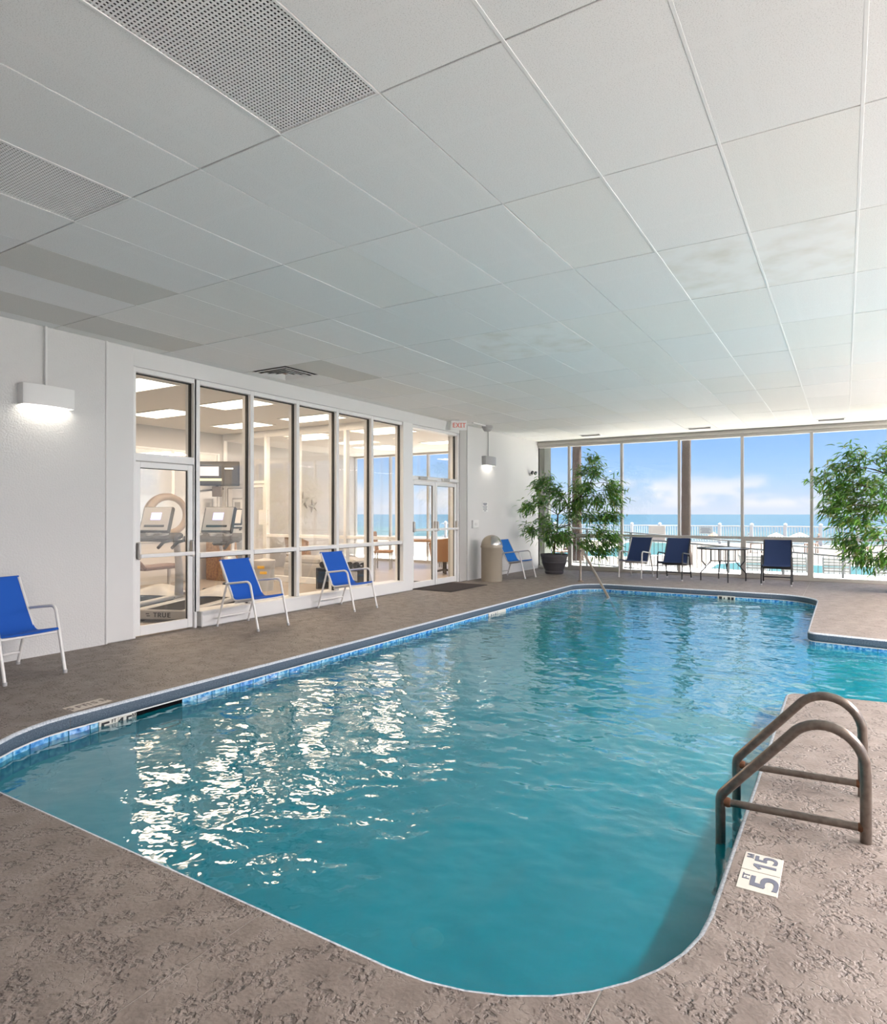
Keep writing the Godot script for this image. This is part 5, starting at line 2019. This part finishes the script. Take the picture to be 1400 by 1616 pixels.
	for s in [-0.5, 0.5]:
		var k1 := MB.new()
		k1.box(Vector3(s, 0.2, 0), Vector3(0.06, 0.40, 0.4), 0.008)
		part("end_frame", k1, M.gym_dark, rk)
	for y in [0.15, 0.385]:
		var k2 := MB.new()
		k2.box(Vector3(0, y, 0), Vector3(0.94, 0.03, 0.32), 0.006)
		part("shelf", k2, M.gym_dark, rk)
	var proto: Node3D = null
	for k in 6:
		var lb: String = ["at the left end", "second from the left end", "third from the left end", "third from the right end", "second from the right end", "at the right end"][k]
		var pos := Vector3(-8.42 + 0.165 * k, 0.462, -9.42)
		if proto == null:
			proto = thing("dumbbell", pos, 0.0, "dark dumbbell on the rack " + lb, "dumbbell", "dumbbells on the low rack")
			for s in [-0.09, 0.09]:
				var dm := MB.new()
				dm.lathe(Vector3(0, 0, s), [Vector2(0, -0.04), Vector2(0.055, -0.04), Vector2(0.06, 0.0), Vector2(0.055, 0.04), Vector2(0, 0.04)], 8, Basis(Vector3.RIGHT, PI / 2))
				part("weight", dm, M.gym_black, proto)
			var dh := MB.new()
			dh.tube([Vector3(0, 0, -0.06), Vector3(0, 0, 0.06)], 0.015, 8)
			part("handle", dh, M.gym_silver, proto)
		else:
			copy_of(proto, pos, 0.0, "dark dumbbell on the rack " + lb)

	# lounge: rattan tub chairs, table, sofa bench, starfish
	rattan_chair(Vector3(-8.12, 0, -13.25), 2.6, "rattan tub chair just inside the double doors")
	rattan_chair(Vector3(-12.3, 0, -12.7), 0.6, "rattan tub chair against the lounge wall below the starfish")
	var lt := thing("dining_table", Vector3(-9.6, 0, -14.4), 0.2, "small lounge table with metal legs by the sea windows", "table")
	var l1 := MB.new()
	l1.box(Vector3(0, 0.72, 0), Vector3(1.1, 0.05, 0.8), 0.01)
	part("table_top", l1, M.wood_tan, lt)
	for sx in [-0.45, 0.45]:
		for sz in [-0.3, 0.3]:
			var l2 := MB.new()
			l2.tube([Vector3(sx, 0, sz), Vector3(sx, 0.7, sz)], 0.022, 8)
			part("leg", l2, M.gym_silver, lt)
	var dc: Node3D = null
	for k in 2:
		var pos := [Vector3(-10.15, 0, -13.55), Vector3(-8.95, 0, -14.9)][k] as Vector3
		if dc == null:
			dc = thing("dining_chair", pos, 0.5, "tan lounge chair in front of the small table", "chair", "chairs at the lounge table")
			var s1 := MB.new()
			s1.box(Vector3(0, 0.45, 0), Vector3(0.45, 0.06, 0.45), 0.02)
			part("seat", s1, M.rattan, dc)
			var s2 := MB.new()
			s2.box(Vector3(-0.21, 0.72, 0), Vector3(0.05, 0.5, 0.44), 0.02, Basis(Vector3(0, 0, 1), 0.12))
			part("backrest", s2, M.rattan, dc)
			for sx in [-0.19, 0.19]:
				for sz in [-0.19, 0.19]:
					var s3 := MB.new()
					s3.tube([Vector3(sx, 0, sz), Vector3(sx, 0.44, sz)], 0.018, 8)
					part("leg", s3, M.gym_silver, dc)
		else:
			copy_of(dc, pos, 3.4, "tan lounge chair on the window side of the small table")
	var lm := thing("lounge_mat", Vector3(-7.75, 0, -10.75), 0.0, "dark mat on the lounge floor inside the double doors", "mat")
	var lmm := MB.new()
	lmm.box(Vector3(0, 0.005, 0), Vector3(0.9, 0.01, 1.3), 0.003)
	part("mat_pad", lmm, mat(lin(0.06, 0.055, 0.055), 0.9), lm)
	var sz := [[-13.57, 1.79, 0.26, "larger starfish on the lounge wall behind the partition"], [-13.96, 1.64, 0.19, "smaller starfish on the lounge wall behind the partition"]]
	for k in 2:
		var s := thing("wall_starfish", Vector3(-12.985, sz[k][1], sz[k][0]), 0.0, sz[k][3], "wall decor", "starfish on the lounge wall")
		for q in 5:
			var a := TAU * q / 5.0 + 0.3 + k
			var arm := MB.new()
			arm.tube([Vector3(0.02, 0, 0), Vector3(0.03, sin(a), cos(a)) * sz[k][2] * 0.5 + Vector3(0.01, 0, 0), Vector3(0.01, sin(a) * sz[k][2], cos(a) * sz[k][2])], [0.05 * sz[k][2] / 0.26, 0.035 * sz[k][2] / 0.26, 0.008], 8)
			part("star_arm", arm, M.gym_grey, s)
	# bench sofa along the lounge side of the partition
	var sf := thing("bench_sofa", Vector3(-9.4, 0, -10.6), 0.0, "pale bench sofa on the lounge side of the partition", "sofa")
	var f1 := MB.new()
	f1.box(Vector3(0, 0.185, 0), Vector3(2.0, 0.37, 0.7), 0.03)
	part("base", f1, M.gym_wall, sf)
	for k in 2:
		var f2 := MB.new()
		f2.box(Vector3(-0.5 + k, 0.43, 0), Vector3(0.97, 0.14, 0.68), 0.04)
		part("cushion", f2, M.gym_white, sf)

func rattan_chair(at: Vector3, turn: float, label: String) -> void:
	var o := thing("rattan_chair", at, turn, label, "chair", "rattan tub chairs in the lounge")
	var rows := []
	for r in 8:
		var t := r / 7.0
		var row := []
		for q in 17:
			var a := lerpf(-2.2, 2.2, q / 16.0)
			var top := 0.85 - 0.18 * (absf(a) / 2.2) * (absf(a) / 2.2)
			var rad := 0.30 + 0.06 * t
			row.append(Vector3(-cos(a) * rad, lerpf(0.30, top, t), sin(a) * rad))
		rows.append(row)
	var m := MB.new()
	m.sheet(rows, 0.035)
	part("backrest", m, M.rattan, o)
	var s := MB.new()
	s.lathe(Vector3.ZERO, [Vector2(0, 0.30), Vector2(0.30, 0.30), Vector2(0.32, 0.36), Vector2(0.30, 0.44), Vector2(0.0, 0.46)], 24)
	part("seat", s, M.wood_tan, o)
	var b := MB.new()
	b.lathe(Vector3.ZERO, [Vector2(0.0, 0.0), Vector2(0.05, 0.02), Vector2(0.05, 0.30), Vector2(0.12, 0.31)], 14)
	part("pedestal", b, M.bark, o)
	for k in 4:
		var l := MB.new()
		var d := Vector3(cos(k * PI / 2 + 0.4), 0, sin(k * PI / 2 + 0.4))
		l.bar(d * 0.03 + Vector3.UP * 0.09, d * 0.30 + Vector3.UP * 0.035, 0.05, 0.05, 0.01)
		part("foot", l, M.bark, o)


# ---------------------------------------------------------------- terrace, fence, palms
func build_outside_things() -> void:
	# grey column outside the corner of the windows
	var c := MB.new()
	c.span(Vector3(-7.25, -0.02, -16.75), Vector3(-6.85, 3.45, -16.3), 0.01)
	struct("trim_7", c, mat(lin(0.075, 0.085, 0.07), 0.7))

	# ramp railing: falls away to the right
	var rail := thing("ramp_railing", Vector3(0, 0, -17.2), 0.0, "dark metal ramp railing sloping down outside the sea windows", "railing")
	var top := func(x: float) -> float: return 0.61 - 0.066 * x
	for dy in [0.0, -0.155]:
		var t := MB.new()
		t.tube([Vector3(-7.4, top.call(-7.4) + dy, 0.03 if dy < 0 else 0.0), Vector3(3.6, top.call(3.6) + dy, 0.03 if dy < 0 else 0.0)], 0.020, 8)
		part("handrail", t, M.rail_paint, rail)
	var lowb := MB.new()
	lowb.bar(Vector3(-7.4, top.call(-7.4) - 0.93, 0), Vector3(3.6, top.call(3.6) - 0.93, 0), 0.03, 0.03)
	part("bottom_rail", lowb, M.rail_paint, rail)
	var bm := MB.new()
	bm.box(Vector3(0, -0.545, 0), Vector3(0.014, 0.77, 0.014))
	var bmesh := bm.mesh()
	var pm := MB.new()
	pm.box(Vector3(0, -0.52, 0), Vector3(0.05, 1.06, 0.05), 0.004)
	var pmesh := pm.mesh()
	for k in 105:
		var x := -7.35 + 0.105 * k
		var o := inst("baluster", bmesh, M.rail_paint, rail)
		o.position = Vector3(x, top.call(x), 0)
	for k in 10:
		var x := -7.18 + 1.19 * k
		var o := inst("post", pmesh, M.rail_paint, rail)
		o.position = Vector3(x, top.call(x), 0)

	# outdoor pool: kerb and water
	var op := outline([[-12.0, -25.8, 0.8], [-7.6, -26.6, 0.6], [-6.4, -30.0, 0.8], [-8.8, -41.0, 0.6], [-11.5, -40.6, 0.6], [-9.6, -29.6, 0.6], [-12.0, -28.0, 0.5]], 6)
	var p1 := thing("outdoor_pool", Vector3.ZERO, 0.0, "narrow turquoise outdoor pool arm seen behind the silver patio chair", "pool")
	outdoor_pool(p1, op)
	var op2 := outline([[-3.6, -20.8, 0.8], [9.0, -20.8, 1.0], [9.0, -25.0, 1.5], [1.5, -26.0, 1.0], [-1.4, -25.6, 1.0], [-3.0, -26.3, 0.6], [-3.8, -24.5, 0.6]], 6)
	var p2 := thing("outdoor_pool", Vector3.ZERO, 0.0, "wide turquoise outdoor pool beyond the railing", "pool")
	outdoor_pool(p2, op2)

	# white fence at the edge of the terrace
	var f := thing("terrace_fence", Vector3(0, -0.36, -42.0), 0.0, "long white picket fence between the terrace and the sea", "fence")
	var fm := MB.new()
	fm.span(Vector3(-26, 1.02, -0.03), Vector3(26, 1.08, 0.03), 0.005)
	part("top_rail", fm, M.fence, f)
	var fm2 := MB.new()
	fm2.span(Vector3(-26, 0.10, -0.03), Vector3(26, 0.15, 0.03), 0.005)
	part("bottom_rail", fm2, M.fence, f)
	var post := MB.new()
	post.box(Vector3(0, 0.58, 0), Vector3(0.15, 1.16, 0.15), 0.01)
	post.lathe(Vector3(0, 1.16, 0), [Vector2(0.11, 0.0), Vector2(0.1, 0.03), Vector2(0.0, 0.09)], 8)
	var pms := post.mesh()
	for k in 30:
		inst("post", pms, M.fence, f).position = Vector3(-25.65 + 1.75 * k, 0, 0)
	var pk := MB.new()
	pk.box(Vector3(0, 0.58, 0), Vector3(0.045, 0.90, 0.025))
	var pkm := pk.mesh()
	for k in 210:
		var x := -18.6 + 0.14583 * k
		if fposmod(x + 25.65, 1.75) > 0.08 and fposmod(x + 25.65, 1.75) < 1.67:
			inst("picket", pkm, M.fence, f).position = Vector3(x, 0, 0)
	# board and notice on the fence
	var bd := thing("fence_board", Vector3(-10.05, -0.36, -41.88), 0.0, "plain cream board standing before the white fence", "board")
	for k in 7:
		var m := MB.new()
		m.box(Vector3(0, 0.966 - 0.148 * k, 0), Vector3(1.0, 0.144, 0.03), 0.004)
		part("plank", m, mat(lin(0.52, 0.44, 0.37), 0.8), bd)
	for sx in [-0.42, 0.42]:
		var m := MB.new()
		m.box(Vector3(sx, 0.52, -0.025), Vector3(0.06, 1.04, 0.02), 0.003)
		part("batten", m, mat(lin(0.45, 0.38, 0.32), 0.8), bd)
	var nb := thing("fence_notice", Vector3(-7.2, 0.42, -41.96), 0.0, "pale notice panel on the fence near the orange umbrella", "notice")
	var nbm := MB.new()
	nbm.box(Vector3.ZERO, Vector3(0.75, 0.42, 0.02), 0.003)
	part("panel", nbm, mat(lin(0.50, 0.52, 0.48), 0.7), nb)
	for k in 4:
		var ln := MB.new()
		ln.box(Vector3(0, 0.12 - 0.08 * k, 0.0115), Vector3([0.5, 0.6, 0.42, 0.55][k], 0.035, 0.002))
		part("print_line", ln, M.ink_worn, nb)

	# palms
	palm(Vector3(-8.76, -0.36, -24.0), 9.5, 0.165, 0.0, "palm trunk standing behind the potted tree")
	palm(Vector3(-4.76, -0.36, -24.0), 10.2, 0.145, 0.05, "palm trunk standing beside the second window post from the tree")
	# beach umbrellas
	umbrella(Vector3(-6.1, -2.7, -76), 0.80, mat(lin(0.78, 0.76, 0.72), 0.7), "white beach umbrella beyond the fence, the one farther from the tree at the edge")
	umbrella(Vector3(-4.0, -2.66, -77), 0.85, mat(lin(0.78, 0.76, 0.72), 0.7), "white beach umbrella beyond the fence, nearer the tree at the edge")
	umbrella(Vector3(-12.2, -2.75, -76), 0.55, mat(lin(0.72, 0.26, 0.10), 0.7), "small orange beach umbrella beyond the fence notice")
	# loungers by the railing
	var lo: Node3D = null
	var spots := [[-2.05, "slatted lounger behind the patio table"], [-1.1, "slatted lounger behind the dark navy chair past the table"], [-0.18, "slatted lounger just past the last window post in view"], [0.9, "slatted lounger under the second tree's leaves"]]
	for k in 4:
		var at := Vector3(spots[k][0], -0.36, -19.2)
		if lo == null:
			lo = thing("pool_lounger", at, 0.0, spots[k][1], "lounger", "loungers beyond the railing")
			for sx in [-0.28, 0.28]:
				var m := MB.new()
				m.tube(bend([Vector3(sx, 0.28, -0.95), Vector3(sx, 0.30, 0.35), Vector3(sx, 0.72, 0.85)], 0.06, 4), 0.018, 8)
				part("side_rail", m, M.rail_paint, lo)
				for z in [-0.8, 0.3]:
					var m2 := MB.new()
					m2.tube([Vector3(sx, 0.0, z), Vector3(sx, 0.29, z)], 0.018, 8)
					part("leg", m2, M.rail_paint, lo)
			for q in 9:
				var m := MB.new()
				m.box(Vector3(0, 0.305, -0.88 + 0.14 * q), Vector3(0.56, 0.012, 0.085), 0.003)
				part("strap", m, M.strap, lo)
			for q in 5:
				var t := (q + 0.7) / 5.5
				var m := MB.new()
				m.box(Vector3(0, 0.315 + 0.42 * t, 0.36 + 0.50 * t), Vector3(0.56, 0.075, 0.012), 0.003, Basis(Vector3.RIGHT, 0.87))
				part("strap", m, M.strap, lo)
		else:
			copy_of(lo, at, 0.0, spots[k][1])
	# patio sets on the far terrace
	var k2 := 0
	for q in [[-9.6, -22.6, "dark patio table on the terrace behind the potted tree"], [-2.4, -33.5, "dark patio table far out on the terrace beyond the round glass table"], [1.6, -31.0, "dark patio table far out on the terrace near the edge of the picture"]]:
		var o := thing("terrace_table", Vector3(q[0], -0.36, q[1]), 0.3, q[2], "table", "tables on the far terrace")
		var m := MB.new()
		m.lathe(Vector3.ZERO, [Vector2(0.0, 0.70), Vector2(0.6, 0.70), Vector2(0.6, 0.73), Vector2(0.0, 0.73)], 20)
		part("table_top", m, M.strap, o)
		for a in 4:
			var l := MB.new()
			l.tube([Vector3(cos(a * PI / 2) * 0.45, 0.0, sin(a * PI / 2) * 0.45), Vector3(cos(a * PI / 2) * 0.3, 0.7, sin(a * PI / 2) * 0.3)], 0.02, 6)
			part("leg", l, M.rail_paint, o)
	var spots2 := [[-10.6, -22.4, 0.2, "brown slatted chair behind the potted tree's pot"], [-8.7, -22.3, 2.9, "brown slatted chair behind the slanting handrail"], [-3.5, -33.2, 0.1, "brown slatted chair far out beyond the round glass table"], [-1.3, -33.9, 3.0, "brown slatted chair far out behind the last navy chair"], [0.6, -30.8, 0.2, "brown slatted chair far out past the last window post"]]
	var ch: Node3D = null
	for q in spots2:
		if ch == null:
			ch = thing("terrace_chair", Vector3(q[0], -0.36, q[1]), q[2], q[3], "chair", "chairs on the far terrace")
			var m := MB.new()
			m.box(Vector3(0, 0.42, 0), Vector3(0.48, 0.04, 0.5), 0.01)
			part("seat", m, M.terra, ch)
			for s in 4:
				var b := MB.new()
				b.box(Vector3(-0.24 - 0.02 * s, 0.52 + 0.11 * s, 0), Vector3(0.02, 0.075, 0.5), 0.004)
				part("back_slat", b, M.terra, ch)
			for sx in [-0.22, 0.22]:
				for sz in [-0.23, 0.23]:
					var l := MB.new()
					l.box(Vector3(sx, 0.21, sz), Vector3(0.04, 0.42, 0.04), 0.004)
					part("leg", l, M.terra, ch)
		else:
			copy_of(ch, Vector3(q[0], -0.36, q[1]), q[2], q[3])

func outdoor_pool(o: Node3D, poly: PackedVector2Array) -> void:
	var k := MB.new()
	var wide: PackedVector2Array = Geometry2D.offset_polygon(poly, 0.3)[0]
	k.prism(wide, -0.362, -0.335)
	part("kerb", k, M.fence, o)
	var w := MB.new()
	w.prism(poly, -0.334, -0.33)
	part("water_surface", w, M.outpool, o)

func palm(at: Vector3, h: float, r: float, lean: float, label: String) -> void:
	var o := thing("palm_tree", at, 0.0, label, "palm", "palms on the terrace")
	var pts := []
	var rr := []
	for k in 41:
		var t := k / 40.0
		pts.append(Vector3(lean * t * t * h * 0.2, h * t, 0))
		rr.append(r * (1.12 - 0.25 * t) * (1.0 + 0.05 * (k % 2)) * (1.0 + 0.5 * maxf(0, 0.06 - t) / 0.06))
	var m := MB.new()
	m.tube(pts, rr, 12)
	part("trunk", m, M.palm_bark, o)
	var head: Vector3 = pts[-1]
	for k in 14:
		var a := TAU * k / 14.0 + rng.randf_range(-0.15, 0.15)
		var d := Vector3(cos(a), 0, sin(a))
		var up := rng.randf_range(0.1, 1.0)
		var rows := []
		for q in 9:
			var t := q / 8.0
			var p := head + d * 2.3 * t * (1.0 - 0.15 * t) + Vector3.UP * (up * t - 1.7 * t * t)
			var sd := d.cross(Vector3.UP) * 0.42 * sin(PI * clampf(t * 0.92 + 0.08, 0, 1))
			rows.append([p - sd - Vector3.UP * 0.18 * sin(PI * t), p, p + sd - Vector3.UP * 0.18 * sin(PI * t)])
		var f := MB.new()
		f.sheet(rows, 0.006)
		part("frond", f, M.leaves[0], o)

func umbrella(at: Vector3, r: float, m: Material, label: String) -> void:
	var o := thing("beach_umbrella", at, 0.0, label, "umbrella", "umbrellas on the beach")
	var p := MB.new()
	p.tube([Vector3.ZERO, Vector3(0, 2.1, 0)], 0.02, 8)
	part("pole", p, M.fence, o)
	var c := MB.new()
	c.lathe(Vector3(0, 1.75, 0), [Vector2(r, 0.0), Vector2(r * 0.98, 0.03), Vector2(r * 0.5, 0.24), Vector2(0.0, 0.42)], 8)
	part("canopy", c, m, o)
